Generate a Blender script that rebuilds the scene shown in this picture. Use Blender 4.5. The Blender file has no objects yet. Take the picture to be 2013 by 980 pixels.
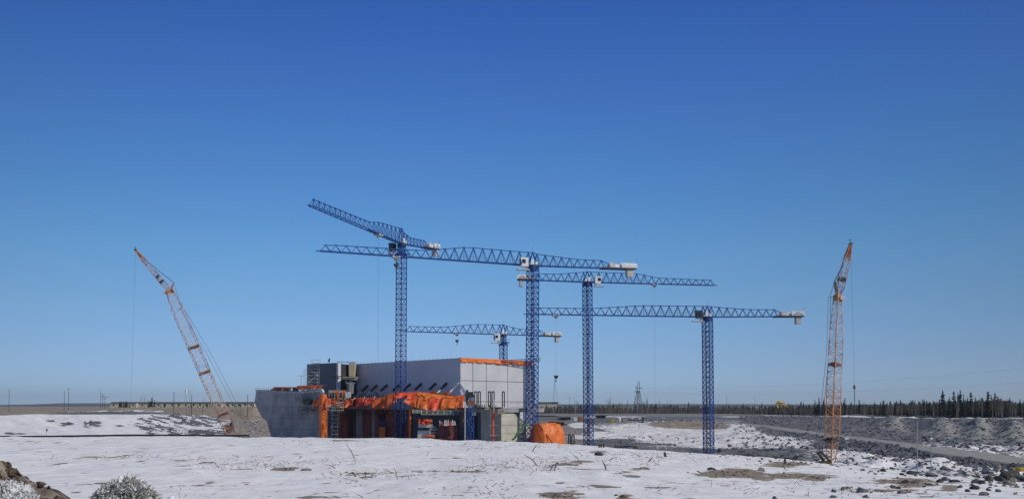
import bpy, math, random
import numpy as np
from mathutils import Vector
R = math.radians
rnd = random.Random(7)

# ------------------------------------------------------------------ camera
C = bpy.context.scene
col = C.collection
CAMZ = 13.0
FPX, W, H = 1745.0, 2013.0, 980.0
TH = R(2.6)
CY = 797.0 - FPX*math.tan(TH)          # row of the principal point
cd = bpy.data.cameras.new('camera')
cam = bpy.data.objects.new('camera', cd); col.objects.link(cam)
cam.location = (0, 0, CAMZ); cam.rotation_euler = (R(90)+TH, 0, 0)
cd.sensor_width = 36; cd.lens = 36*FPX/W
cd.shift_y = (CY-H/2)/W
cd.clip_start = 0.1; cd.clip_end = 60000
C.camera = cam

# ------------------------------------------------------------------ sky, sun, exposure
SUN_EL, SH = R(38), Vector((0.90, -0.43, 0)).normalized()
wd = bpy.data.worlds.new('World'); C.world = wd; wd.use_nodes = True
wn = wd.node_tree
sk = wn.nodes.new('ShaderNodeTexSky'); sk.sky_type = 'NISHITA'; sk.sun_disc = False
sk.sun_elevation = SUN_EL; sk.sun_rotation = math.atan2(SH.x, SH.y)
sk.altitude = 200; sk.air_density = 1.0; sk.dust_density = 0.05; sk.ozone_density = 2.0
bg = wn.nodes['Background']; bg.inputs[1].default_value = 0.15
wtc = wn.nodes.new('ShaderNodeTexCoord'); wsp = wn.nodes.new('ShaderNodeSeparateXYZ'); wn.links.new(wtc.outputs['Generated'], wsp.inputs[0])
wr = wn.nodes.new('ShaderNodeValToRGB'); wmx = wn.nodes.new('ShaderNodeMix'); wmx.data_type = 'RGBA'; wmx.blend_type = 'MULTIPLY'; wmx.inputs['Factor'].default_value = 1
SKYT = [(0.0, .478, .765, 1.5), (.0544, .535, .745, 1.24), (.1103, .555, .815, 1.16), (.1655, .527, .882, 1.215), (.2194, .465, .86, 1.262), (.2716, .424, .825, 1.305), (.3218, .387, .765, 1.34), (.3696, .338, .700, 1.35), (.4149, .285, .625, 1.32), (.62, .60, .72, .95)]
while len(wr.color_ramp.elements) < len(SKYT): wr.color_ramp.elements.new(.5)
for e_k, st_k in zip(wr.color_ramp.elements, SKYT): e_k.position = st_k[0]; e_k.color = (st_k[1]/1.5, st_k[2]/1.5, st_k[3]/1.5, 1)
wn.links.new(wsp.outputs['Z'], wr.inputs[0]); wn.links.new(sk.outputs[0], wmx.inputs[6]); wn.links.new(wr.outputs[0], wmx.inputs[7]); 
wq = [wn.nodes.new('ShaderNodeMath') for _ in range(4)]
for n_, op_ in zip(wq, ('MULTIPLY', 'MULTIPLY', 'SUBTRACT', 'MAXIMUM')): n_.operation = op_
wn.links.new(wsp.outputs['X'], wq[0].inputs[0]); wn.links.new(wsp.outputs['X'], wq[0].inputs[1])
wn.links.new(wq[0].outputs[0], wq[1].inputs[0]); wq[1].inputs[1].default_value = 1.08
wq[2].inputs[0].default_value = .99; wn.links.new(wq[1].outputs[0], wq[2].inputs[1])
wn.links.new(wq[2].outputs[0], wq[3].inputs[0]); wq[3].inputs[1].default_value = .70
wvs = wn.nodes.new('ShaderNodeVectorMath'); wvs.operation = 'SCALE'; wn.links.new(wmx.outputs[2], wvs.inputs[0]); wn.links.new(wq[3].outputs[0], wvs.inputs[3]); wn.links.new(wvs.outputs[0], bg.inputs[0])
sd = bpy.data.lights.new('sun', 'SUN'); sd.energy = 3.3; sd.angle = R(0.53); sd.color = (1.0, 0.925, 0.80)
so = bpy.data.objects.new('sun', sd); col.objects.link(so)
sdir = Vector((SH.x*math.cos(SUN_EL), SH.y*math.cos(SUN_EL), math.sin(SUN_EL)))
so.rotation_euler = sdir.to_track_quat('Z', 'Y').to_euler(); so.location = (60, -60, 120)
C.view_settings.view_transform = 'Standard'; C.view_settings.look = 'None'
C.view_settings.exposure = -0.1; C.view_settings.gamma = 1.0; C.view_settings.use_curve_mapping = False

# ------------------------------------------------------------------ pixel helpers
def ray(px, py):
    a = (px-1006.5)/FPX; b = (CY-py)/FPX
    return Vector((a, math.cos(TH)-b*math.sin(TH), math.sin(TH)+b*math.cos(TH)))
def P(px, py, d):
    r = ray(px, py); s = d/r.y
    return Vector((r.x*s, d, CAMZ+r.z*s))
def PK(px, py, K):                       # on the plane X+Y=K (parallel to the long shaded face)
    r = ray(px, py); s = K/(r.x+r.y)
    return Vector((r.x*s, r.y*s, CAMZ+r.z*s))
def PR(px, py, K):                       # on the plane Y-X=K (parallel to the sunlit end face)
    r = ray(px, py); s = K/(r.y-r.x)
    return Vector((r.x*s, r.y*s, CAMZ+r.z*s))
def zrow(py, d): return P(1006.5, py, d).z

# ------------------------------------------------------------------ materials
def mat(name, c, rough=.7, metal=0., var=.15, scale=2., bump=0., c2=None, spec=.5, vcol=None, stretch=(1,1,1), bscale=None):
    m = bpy.data.materials.new(name); m.use_nodes = True
    nt = m.node_tree; b = nt.nodes['Principled BSDF']
    b.inputs['Roughness'].default_value = rough; b.inputs['Metallic'].default_value = metal
    b.inputs['Specular IOR Level'].default_value = spec
    tc = nt.nodes.new('ShaderNodeTexCoord'); mp = nt.nodes.new('ShaderNodeMapping')
    mp.inputs['Scale'].default_value = stretch
    nt.links.new(tc.outputs['Object'], mp.inputs[0])
    n = nt.nodes.new('ShaderNodeTexNoise'); n.inputs['Scale'].default_value = scale; n.inputs['Detail'].default_value = 6
    nt.links.new(mp.outputs[0], n.inputs['Vector'])
    cr = nt.nodes.new('ShaderNodeValToRGB')
    a = [max(0, x*(1-var)) for x in c]; d = c2 if c2 else [min(1, x*(1+var)) for x in c]
    cr.color_ramp.elements[0].position = .35; cr.color_ramp.elements[1].position = .65
    cr.color_ramp.elements[0].color = (*a, 1); cr.color_ramp.elements[1].color = (*d, 1)
    nt.links.new(n.outputs[0], cr.inputs[0]); nt.links.new(cr.outputs[0], b.inputs['Base Color'])
    if bump:
        n2 = nt.nodes.new('ShaderNodeTexNoise'); n2.inputs['Scale'].default_value = bscale or scale*3; n2.inputs['Detail'].default_value = 5
        nt.links.new(mp.outputs[0], n2.inputs['Vector'])
        bp = nt.nodes.new('ShaderNodeBump'); bp.inputs['Strength'].default_value = bump; bp.inputs['Distance'].default_value = .3
        nt.links.new(n2.outputs[0], bp.inputs['Height']); nt.links.new(bp.outputs[0], b.inputs['Normal'])
    return m
M = {}
M['blue'] = mat('crane_blue_paint', (.009, .060, .26), .45, var=.25, scale=.6)
M['navy'] = mat('dark_deck_paint', (.018, .025, .05), .5)
M['white'] = mat('white_crane_paint', (.72, .72, .70), .45, var=.08, scale=1.2)
M['offwhite'] = mat('dirty_white_steel', (.5, .5, .48), .6, var=.2, scale=2)
M['glass'] = mat('dark_glass', (.02, .025, .03), .12, var=.1)
M['ballast'] = mat('ballast_concrete', (.50, .49, .45), .85, var=.15, scale=1.5, bump=.2)
M['black'] = mat('black_steel', (.022, .022, .024), .55, var=.3, scale=1)
M['rope'] = mat('steel_rope', (.10, .11, .14), .6)
M['galv'] = mat('galvanised_steel', (.30, .31, .32), .5, metal=.2, var=.2, scale=2)
M['pinksteel'] = mat('faded_red_white_lattice', (.46, .22, .16), .6, var=.3, scale=.5, c2=(.60, .46, .42))
M['orangesteel'] = mat('orange_lattice_paint', (.55, .19, .06), .6, var=.3, scale=.8, c2=(.60, .28, .12))
M['headorange'] = mat('orange_head_paint', (.52, .24, .04), .5, var=.3, scale=2)
M['rust'] = mat('rusty_bracket', (.22, .09, .035), .8, var=.4, scale=3)
M['yellow'] = mat('machine_yellow', (.62, .36, .03), .5, var=.15)
M['red'] = mat('red_paint', (.24, .03, .03), .5, var=.2)
M['green'] = mat('green_boom_paint', (.085, .22, .075), .5, var=.2, scale=1)
M['conc'] = mat('grey_concrete', (.29, .28, .29), .9, var=.28, scale=.22, bump=.25, bscale=2)
M['conclight'] = mat('fresh_beige_concrete', (.45, .44, .36), .9, var=.14, scale=.35, bump=.2, bscale=2)
M['darkconc'] = mat('dark_shaded_concrete', (.085, .10, .125), .9, var=.3, scale=.3, bump=.2)  # shade of the bays put into the concrete colour; also dark joints
M['brownform'] = mat('red_brown_form_panel', (.21, .05, .042), .8, var=.35, scale=.5, stretch=(1, 1, .3))
M['palewood'] = mat('pale_planks', (.66, .62, .50), .85, var=.15, scale=3)
M['palebeige'] = mat('pale_beige_concrete', (.68, .65, .55), .9, var=.12, scale=.5)
M['timber'] = mat('pale_timber', (.42, .37, .26), .85, var=.2, scale=3)
M['shademetal'] = mat('blue_grey_cladding', (.56, .55, .60), .55, var=.06, scale=.15)
M['endmetal'] = mat('pale_grey_cladding', (.50, .51, .53), .55, var=.06, scale=.2)
M['darkclad'] = mat('dark_slate_cladding', (.11, .13, .16), .75, var=.15, scale=.2)
M['recessshade'] = mat('recess_shade_black', (.035, .038, .045), .9, var=.3, scale=.4)  # near-black colour stands in for the shade of the recess
M['seam'] = mat('dark_joint', (.06, .065, .075), .8)
M['bark'] = mat('spruce_bark', (.07, .05, .038), .95, var=.3, scale=4)
M['needle'] = mat('spruce_needles', (.024, .038, .031), .9, var=.35, scale=1.2)
M['twig'] = mat('bare_twigs', (.17, .14, .12), .95, var=.3, scale=1)
M['birchbark'] = mat('pale_birch_bark', (.34, .30, .25), .9, var=.3, scale=2)
M['wood'] = mat('weathered_wood', (.085, .065, .05), .95, var=.4, scale=3)
M['rock'] = mat('grey_granite', (.10, .105, .115), .95, var=.4, scale=1.6, bump=.6, bscale=5)
M['rocktan'] = mat('tan_granite', (.20, .18, .15), .95, var=.3, scale=1.6, bump=.5, bscale=5)
M['rockdark'] = mat('dark_rock', (.035, .036, .038), .9, var=.4, scale=1.6, bump=.5, bscale=5)  # near-black rock tone, also on a few small dark items
M['lichen'] = mat('olive_lichen_rock', (.055, .06, .04), .95, var=.45, scale=2.2, bump=.5, bscale=6)
M['clod'] = mat('brown_soil_clod', (.11, .075, .047), .95, var=.4, scale=5, bump=.6, bscale=14)
M['frost'] = mat('frosted_leaves', (.58, .58, .55), .9, var=.4, scale=9, c2=(.86, .86, .84))
M['dryleaf'] = mat('dry_grey_green_leaves', (.24, .235, .18), .9, var=.4, scale=9, c2=(.50, .49, .42))
M['snowlump'] = mat('packed_snow', (.72, .74, .78), .8, var=.06, scale=2, bump=.3)
M['hill'] = mat('far_forest', (.035, .045, .05), 1, var=.3, scale=.004, c2=(.07, .08, .09))
M['beige'] = mat('beige_siding', (.50, .45, .33), .8, var=.1, scale=.5)
M['roofdark'] = mat('dark_roof', (.07, .065, .06), .8)
M['brownbox'] = mat('brown_container', (.35, .17, .08), .7, var=.2, scale=1)
def tarpmat(name, c, c2):
    m = mat(name, c, .45, var=.1, scale=.7, c2=c2, bump=.3, bscale=3.5)
    b = m.node_tree.nodes['Principled BSDF']
    nt = m.node_tree; out_ = nt.nodes['Material Output']; tl = nt.nodes.new('ShaderNodeBsdfTranslucent'); mx = nt.nodes.new('ShaderNodeMixShader'); mx.inputs[0].default_value = .30
    for l_ in b.inputs['Base Color'].links: nt.links.new(l_.from_socket, tl.inputs[0])
    nt.links.new(b.outputs[0], mx.inputs[1]); nt.links.new(tl.outputs[0], mx.inputs[2]); nt.links.new(mx.outputs[0], out_.inputs[0])
    return m
M['tarp'] = tarpmat('orange_tarpaulin', (.95, .20, .028), (.97, .30, .065))
M['tarpred'] = tarpmat('red_orange_tarpaulin', (.90, .09, .035), (.93, .18, .07))
M['tarpdark'] = tarpmat('dull_orange_tarpaulin', (.82, .13, .028), (.90, .22, .055))

# ------------------------------------------------------------------ mesh builder
class MB:
    def __init__(s): s.v = []; s.f = []
    def box8(s, p):
        n = len(s.v); s.v += [tuple(q) for q in p]
        s.f += [(n,n+3,n+2,n+1),(n+4,n+5,n+6,n+7),(n,n+1,n+5,n+4),(n+1,n+2,n+6,n+5),(n+2,n+3,n+7,n+6),(n+3,n,n+4,n+7)]
    def box(s, c, sx, sy, sz, ux=Vector((1,0,0)), uy=None, uz=Vector((0,0,1))):
        c = Vector(c); ux = Vector(ux).normalized(); uz = Vector(uz).normalized()
        if uy is None: uy = uz.cross(ux).normalized()
        a, b, d = ux*sx/2, uy*sy/2, uz*sz/2
        s.box8([c-a-b-d, c+a-b-d, c+a+b-d, c-a+b-d, c-a-b+d, c+a-b+d, c+a+b+d, c-a+b+d])
    def beam(s, p, q, w, h=None, taper=1.0):
        p = Vector(p); q = Vector(q); d = q-p
        if d.length < 1e-5: return
        d.normalize(); up = Vector((0,0,1)) if abs(d.z) < .95 else Vector((0,1,0))
        a = d.cross(up).normalized(); b = a.cross(d).normalized(); h = h or w
        a1, b1 = a*w/2, b*h/2; a2, b2 = a1*taper, b1*taper
        n = len(s.v)
        s.v += [tuple(x) for x in (p-a1-b1, p+a1-b1, p+a1+b1, p-a1+b1, q-a2-b2, q+a2-b2, q+a2+b2, q-a2+b2)]
        s.f += [(n,n+3,n+2,n+1),(n+4,n+5,n+6,n+7),(n,n+1,n+5,n+4),(n+1,n+2,n+6,n+5),(n+2,n+3,n+7,n+6),(n+3,n,n+4,n+7)]
    def cyl(s, p, q, r0, r1=None, n=10):
        p = Vector(p); q = Vector(q); r1 = r0 if r1 is None else r1
        d = (q-p).normalized(); up = Vector((0,0,1)) if abs(d.z) < .95 else Vector((0,1,0))
        a = d.cross(up).normalized(); b = a.cross(d); k = len(s.v)
        for c, r in ((p, r0), (q, r1)):
            for i in range(n):
                t = 2*math.pi*i/n; s.v.append(tuple(c+a*r*math.cos(t)+b*r*math.sin(t)))
        for i in range(n):
            j = (i+1) % n; s.f.append((k+i, k+j, k+n+j, k+n+i))
        s.f.append(tuple(range(k+n-1, k-1, -1))); s.f.append(tuple(range(k+n, k+2*n)))
    def tube(s, pts, r, n=8):
        for i in range(len(pts)-1): s.cyl(pts[i], pts[i+1], r, r, n)
    def prism(s, poly, d):                 # polygon pushed along vector d
        n = len(s.v); k = len(poly); d = Vector(d)
        s.v += [tuple(Vector(p)) for p in poly]+[tuple(Vector(p)+d) for p in poly]
        s.f.append(tuple(range(n+k-1, n-1, -1))); s.f.append(tuple(range(n+k, n+2*k)))
        for i in range(k):
            j = (i+1) % k; s.f.append((n+i, n+j, n+k+j, n+k+i))
    def build(s, name, m, parent=None, origin=None, smooth=False):
        me = bpy.data.meshes.new(name)
        o0 = Vector(origin) if origin is not None else (Vector(parent.location) if parent is not None and parent.parent is None else (WORLD_LOC(parent) if parent is not None else Vector((0,0,0))))
        if origin is None and parent is None and s.v:
            a = np.array(s.v); o0 = Vector(((a[:,0].min()+a[:,0].max())/2, (a[:,1].min()+a[:,1].max())/2, a[:,2].min()))
        me.from_pydata([(x-o0.x, y-o0.y, z-o0.z) for x, y, z in s.v], [], s.f)
        me.materials.append(M[m] if isinstance(m, str) else m)
        if smooth:
            for p in me.polygons: p.use_smooth = True
        o = bpy.data.objects.new(name, me); col.objects.link(o)
        if parent is None: o.location = o0
        else:
            o.parent = parent; o.location = o0 - WORLD_LOC(parent)
        return o
def WORLD_LOC(o):
    l = Vector(o.location)
    while o.parent is not None:
        o = o.parent; l += Vector(o.location)
    return l
def tag(o, label, cat, group=None):
    o['label'] = label; o['category'] = cat
    if group: o['group'] = group
    return o
def thing(name, loc, label, cat, group=None):
    o = bpy.data.objects.new(name, None); col.objects.link(o); o.location = loc
    o.empty_display_size = .5
    return tag(o, label, cat, group)

# ------------------------------------------------------------------ noise
def _h(ix, iy, seed):
    n = (ix.astype(np.int64)*374761393 + iy.astype(np.int64)*668265263 + seed*974711) & 0xffffffff
    n = ((n ^ (n >> 13))*1274126177) & 0xffffffff
    return ((n ^ (n >> 16)) & 0xffff)/65535.0
def vn(x, y, seed=0):
    x = np.asarray(x, float); y = np.asarray(y, float)
    ix = np.floor(x); iy = np.floor(y); fx = x-ix; fy = y-iy
    fx = fx*fx*(3-2*fx); fy = fy*fy*(3-2*fy)
    a = _h(ix, iy, seed); b = _h(ix+1, iy, seed); c = _h(ix, iy+1, seed); d = _h(ix+1, iy+1, seed)
    return (a*(1-fx)+b*fx)*(1-fy)+(c*(1-fx)+d*fx)*fy
def fbm(x, y, seed=0, o=4):
    t = 0; a = .5; s = 0
    for i in range(o):
        t = t+a*vn(x*2**i, y*2**i, seed+i*17); s += a; a *= .5
    return t/s
def _h1(ix, iy, seed):
    n = (ix*374761393 + iy*668265263 + seed*974711) & 0xffffffff
    n = ((n ^ (n >> 13))*1274126177) & 0xffffffff
    return ((n ^ (n >> 16)) & 0xffff)/65535.0
def fb1(x, y, seed=0, o=4):
    t = 0; a = .5; s = 0
    for i in range(o):
        X, Y = x*2**i, y*2**i; ix, iy = math.floor(X), math.floor(Y); fx, fy = X-ix, Y-iy; fx = fx*fx*(3-2*fx); fy = fy*fy*(3-2*fy); sd_ = seed+i*17
        t += a*((_h1(ix, iy, sd_)*(1-fx)+_h1(ix+1, iy, sd_)*fx)*(1-fy)+(_h1(ix, iy+1, sd_)*(1-fx)+_h1(ix+1, iy+1, sd_)*fx)*fy); s += a; a *= .5
    return t/s
def sst(a, b, x):
    t = np.clip((x-a)/(b-a), 0, 1); return t*t*(3-2*t)

# ------------------------------------------------------------------ terrain
# knots per column of the picture: (distance, row) or (distance, None, height below the eye)
Z = lambda d, z: (d, None, z)
def near(): return [Z(-40, -1.9), Z(1, -1.7), Z(15, -2.75), Z(46, -4.9)]
COLS = {
 0:    [(142, 858.5), (150, 857), Z(164, -11.5), Z(235, -12.4), (300, 859), (335, 848), (360, 838), (385, 826), (405, 817), (430, 808.5), (520, 804), (700, 800.5)],
 300:  [(142, 857.5), (150, 856), Z(164, -11.5), Z(235, -12.4), (300, 858), (335, 846), (360, 836), (385, 823), (405, 812), (430, 804.5), (520, 801), (700, 799.5)],
 500:  [(142, 859), (150, 857.5), Z(164, -11.5), Z(235, -12.4), (300, 858), (335, 846), (360, 836), (385, 826), (400, 820), (410, 800.5), (520, 799.5), (700, 799)],
 760:  [(139, 861.5), (146, 860), Z(161, -11.5), Z(235, -12.4), (290, 866), (320, 850), (350, 840), (400, 828), (440, 822), (480, 816), (560, 813), (700, 810)],
 1040: [(133, 869), (140, 867), Z(155, -12), Z(235, -12.4), (290, 866), (320, 850), (350, 840), (400, 828), (440, 822), (480, 816), (560, 813), (700, 810)],
 1160: [(128, 876.5), (135, 874.5), Z(150, -12), Z(240, -12.4), (290, 866), (320, 850), (350, 840), (400, 828), (440, 822), (480, 816), (560, 813), (700, 810)],
 1400: [(121, 892), (128, 889), Z(145, -12.2), Z(240, -12.35), (270, 868), (385, 829.5), (405, 826), (430, 823.5), (470, 819), (500, 815), (530, 813.5), (700, 810)],
 1640: [(111, 915), (118, 911), Z(134, -12.4), Z(190, -12.5), (235, 884), (268, 861), (290, 853.5), (305, 849), (370, 829), (400, 818), (425, 817.3), (700, 811)],
 1830: [(98, 937), (105, 932), Z(121, -12.2), (165, 924), (195, 900), (205, 887.5), (230, 876.5), (245, 868), (290, 857), (330, 821.5), (345, 820.5), (700, 812)],
 2013: [(88, 955), (95, 949), Z(110, -12), (150, 945), (175, 921), (181, 914), (202, 898.5), (212, 887), (255, 864), (305, 822.5), (320, 821.5), (700, 812)],
}
cpx = np.array(sorted(COLS), float)
NK = 4+12+2
KD = np.zeros((len(cpx), NK)); KZ = np.zeros((len(cpx), NK))
for i, p in enumerate(sorted(COLS)):
    ks = near()+COLS[p]+[(2200, 799), (9000, 797.6)]
    for j, k in enumerate(ks):
        KD[i, j] = k[0]; KZ[i, j] = k[2] if len(k) == 3 else P(p, k[1], k[0]).z-CAMZ
BANK = (-7.15, 9.5)
def terrain(X, Y, detail=True):
    X = np.asarray(X, float); Y = np.asarray(Y, float)
    px = np.where(Y > 4, 1006.5+FPX*X/np.maximum(Y, 4), 1006.5+FPX*X/4)
    px = np.clip(px, 0, 2013)
    # soften the columns a little so the terrain does not fan
    kd = np.stack([np.interp(px, cpx, KD[:, j]) for j in range(NK)])
    kz = np.stack([np.interp(px, cpx, KZ[:, j]) for j in range(NK)])
    z = np.full(X.shape, 0.0); z = np.where(Y < kd[0], kz[0], z)
    for j in range(NK-1):
        t = (Y-kd[j])/(kd[j+1]-kd[j])
        zz = kz[j]+(kz[j+1]-kz[j])*np.clip(t, 0, 1)
        z = np.where((Y >= kd[j]) & (Y < kd[j+1]), zz, z)
    z = np.where(Y >= kd[-1], kz[-1], z)
    lip = kd[5]; below = sst(0, 12, Y-lip)          # 0 on the snow field, 1 past the lip
    far = sst(500, 900, Y)
    if detail:
        h1 = fbm(X/9., Y/14., 3, 4)-.5; h2 = fbm(X/1.6, Y/2.6, 11, 4)-.5; h3 = fbm(X/30., Y/30., 5, 3)-.5
        # snow field: soft drifts and small sastrugi
        amp = sst(20, 70, Y)
        z = z+(1-below)*(h1*.5*amp+h2*.12*(.3+.7*amp)+h3*.5*amp)
        rimw = sst(-7, -1, Y-lip)*(1-below)
        z = z+rimw*(fbm(X/2.2, Y/2.2, 31, 4)-.5)*.35
        # pit: rubble
        rough = below*(1-sst(415, 450, Y))
        road = rough*0
        onroad = sst(1380, 1450, px)*sst(-1.5, .5, Y-kd[9])*(1-sst(-.5, 1.5, Y-kd[10]))
        rub = (fbm(X/3.5, Y/3.5, 41, 5)-.5)*1.7+(fbm(X/11., Y/11., 43, 3)-.5)*2.2
        leftw = 1-.6*sst(560, 420, px)
        rough = rough*(1-.9*np.exp(-((Y-kd[13]-4)/9.)**2))
        z = z+rough*rub*(1-.97*onroad)*leftw*(.5+.5*sst(1000, 1500, px))
        # snow draped gullies on the left bank
        g = below*sst(560, 480, px)*sst(250, 300, Y)*(1-sst(420, 445, Y))
        z = z+g*(fbm((X+Y*.8)/9., Y/30., 51, 3)-.5)*2.2
        # three pale fans of fines on the rock face at the right
        for fx, ww in ((1755, 55), (1850, 75), (1925, 60), (1990, 60)):
            t = (Y-kd[12])/(kd[13]-kd[12])
            z = z+2.2*np.exp(-((px-fx)/(ww*.45*(1.25-np.clip(t, 0, 1))))**2)*sst(-.6, .1, t)*(1-sst(.55, .9, t))
    # soil bank the photographer stands beside
    r = np.hypot((X-BANK[0]+.2)/4.05, (Y-BANK[1])/3.4)
    z = z+1.95*(1-sst(.2, 1.2, r))*(1+.26*(fbm(X/.35, Y/.35, 61, 5)-.5) if detail else 1)
    return z+CAMZ
def ground(x, y): return float(terrain(np.array([x]), np.array([y]))[0])
def hit(px, py, dmin=20., dmax=170.):
    d = np.concatenate([np.arange(dmin, min(dmax, 200), .25), np.arange(200, max(dmax, 200.5), 1.)])
    r = ray(px, py); X = r.x*d/r.y; Zr = CAMZ+r.z*d/r.y
    g = terrain(X, d); k = np.nonzero(Zr <= g)[0]
    i = k[0] if len(k) else len(d)-1
    return Vector((X[i], d[i], g[i]))

ys = np.concatenate([np.arange(-38, 6, 2.), np.arange(6, 14, .16), np.arange(14, 60, .5), np.arange(60, 165, .42), np.arange(165, 330, .75),
                     np.arange(330, 450, 1.2), np.arange(450, 720, 5.), np.geomspace(720, 9000, 26)])
vs = np.linspace(-1.05, 1.05, 860)
VY, VV = np.meshgrid(ys, vs, indexing='ij')
VX = VV*(VY+42)
VZ = terrain(VX, VY)
VPX = np.clip(1006.5+FPX*VX/np.maximum(VY, 3), -400, 2500)
ca, sa = math.cos(TH), math.sin(TH)
cz = (VY*ca+(VZ-CAMZ)*sa); VPY = CY-FPX*(-VY*sa+(VZ-CAMZ)*ca)/np.maximum(cz, 1)
VPY = np.where(VY < 10, 2000, VPY)
lipd = np.interp(np.clip(VPX, 0, 2013), cpx, KD[:, 5])
field = VY < lipd+2
def ell(cx, cy, rx, ry):
    return np.clip(1.25-np.hypot((VPX-cx)/rx, (VPY-cy)/ry), 0, 1)
n1 = fbm(VX/3., VY/3., 71, 5); n2 = fbm(VX/1.1, VY/1.1, 73, 4); n3 = fbm(VX/12., VY/12., 79, 4)
snow = np.where(field, 1.0, .45); soil = np.zeros_like(snow); roadm = np.zeros_like(snow); dark = np.zeros_like(snow)
# foreground bare patches (sand / soil showing through)
for cx, cy, rx, ry in ((1435,931,78,9),(1402,928,30,4),(1500,939,26,5),(1550,935,46,5.5),(1605,938,34,5.5),(1540,912,46,5),(1775,945,60,6),(1800,952,45,5),
                       (1863,957,20,6),(1262,920,24,4),(1100,974,52,7),(1225,976,18,6),(205,901,70,1.8),(350,904,38,2),(352,915,44,1.4),(190,898,50,1.3),
                       (560,922,30,3.4),(603,922,15,3.6),(700,930,45,1.8),(720,937,22,1.8),(800,935,60,1.6),(1110,912,35,3.5),(1140,906,30,2.5),(680,865,50,1.6),
                       (1175,888,20,3.5),(900,926,70,1.4),(640,912,60,1.6),(1660,948,70,1.5),(1700,965,60,1.6),(1760,962,70,2.2),(1600,918,40,1.4)):
    e = ell(cx, cy, rx*1.05, ry*1.15)
    snow = np.where(field, np.minimum(snow, 1-np.clip((e-.30+1.5*(n2-.5)+1.3*(n1-.5)-(.12 if ry < 2 else 0))*2.2 if ry < 5 or cy > 960 else (e-.16+.9*(n2-.5)+.8*(n1-.5))*3, 0, 1)*(.72 if ry < 4 else 1)), snow)
    soil = np.where(field & (e > 0), np.maximum(soil, np.clip(e*3, 0, 1)), soil)
# thin scoured streaks over the whole field
st = fbm(VX/6., VY/1.6, 91, 5)
band = np.exp(-((VPY-912)/22.)**2)*sst(80, 500, VPX)*(1-.3*sst(1100, 1500, VPX))+.5*sst(1150, 1500, VPX)
snow = np.where(field, np.minimum(snow, 1-np.clip((st-.66)*9, 0, 1)*np.clip(band, 0, 1)*.4), snow)
soil = np.where(field, np.maximum(soil, .5), soil)
lipn = np.where(field, sst(-5, 0, VY-lipd)*sst(.52, .62, n1)*sst(300, 800, VPX), 0)
snow = np.where(field, np.minimum(snow, 1-.7*lipn), snow)
# bank beside the camera
rb = np.hypot((VX-BANK[0]+.2)/4.05, (VY-BANK[1])/3.4)
bk = (1-sst(.85, 1.1, rb+.3*(n2-.5)))
snow = snow*(1-bk); soil = np.maximum(soil, bk); dark = np.maximum(dark, bk*(.55+.5*(n2-.5)))
F = ~field
left = F & (VPX < 545) & (VY > 200)
s = .98-np.clip(ell(130,812,80,2)+ell(230,811,130,3.2)+ell(380,812,60,4)*.8, 0, 1)*1.3
for cx, cy, rx, ry in ((133,833,12,3.5),(182,833,16,6),(240,834,12,3),(300,830,28,10),(330,845,40,8),(390,850,55,5),(375,822,40,10),(420,828,40,8),(440,820,30,6),(20,851,40,2),(100,826,10,2),(440,848,30,6)):
    e = ell(cx, cy, rx*1.25, ry*1.3); s = s-np.clip(e*2.2, 0, 1)*sst(.44, .58, fbm((VX+VY*.8)/2.2, VY/7., 93, 5))*.92
s = np.where(VPX > 455, np.minimum(s, .34), s)
snow = np.where(left, s, snow)
tan = left & (VPY+(n3-.5)*9+5*np.sin(VX/17.) < 811+11*sst(400, 470, VPX))
snow = np.where(tan, .22, snow); soil = np.where(tan, 1, soil)
soil = np.where(left & (VPX > 440), np.maximum(soil, .6), soil)
right = F & (VPX >= 545) & (VY > 160)
s = np.full_like(snow, .20)+.16*sst(1030, 1100, VPX)*(1-sst(1560, 1640, VPX))*sst(822, 832, VPY)
s = np.where((VPX > 1150) & (VPX < 1560), np.clip(.1+1.3*np.clip(ell(1350,852,240,26), 0, 1), 0, 1), s)
s = s+ell(1470,868,130,14)*1.2+ell(1180,858,55,10)*.9
for cx, cy, rx, ry in ((1340,835,60,7),(1390,838,45,6)):
    e = ell(cx, cy, rx, ry); s = s-e*1.6; soil = np.where(right, np.maximum(soil, np.clip(e*2.5, 0, 1)), soil)
s = s-ell(1185,850,50,9)*.9*sst(.4, .6, n1)-ell(1200,864,62,7)*1.1-ell(1260,872,150,3)*.5-ell(1400,886,150,4)*.5-ell(1460,862,30,6)*.5
kd8 = np.interp(np.clip(VPX, 0, 2013), cpx, KD[:, 8]); kd9 = np.interp(np.clip(VPX, 0, 2013), cpx, KD[:, 9])
kd7 = np.interp(np.clip(VPX, 0, 2013), cpx, KD[:, 7])
s = s-np.clip(sst(1440, 1560, VPX)*sst(866, 846, VPY)*1.2, 0, 1)
s = s+np.where(VPX > 1640, ell(1790,900,120,10)*.9+ell(1930,914,120,9)*.8+ell(1690,890,70,12)*.7, 0)
s = s+sst(860, 880, VPY)*sst(1560, 1650, VPX)*.35
rubb = sst(1560, 1640, VPX)*sst(-6, 2, VY-kd8+6*(n1-.5))*(1-sst(-1, 2, VY-kd9))
s = s*(1-.95*rubb)+.55*sst(1600, 1700, VPX)*sst(kd7-12, kd7-4, VY)*(1-sst(-8, -1, VY-kd8))
s = s+ell(1140,835,20,5)*.9+ell(1160,820,14,2)
s = s+np.where((VPX > 1000) & (VPX < 1700), np.exp(-((VPY-(817+1.5*np.sin(VPX/37.)))/1.2)**2)*.7, 0)
kd13 = np.interp(np.clip(VPX, 0, 2013), cpx, KD[:, 13]); kd12 = np.interp(np.clip(VPX, 0, 2013), cpx, KD[:, 12])
rimw = (VPX > 1500) & (VY > kd13-.6) & (VY < kd13+14); s = np.where(rimw, .98, s)
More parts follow.
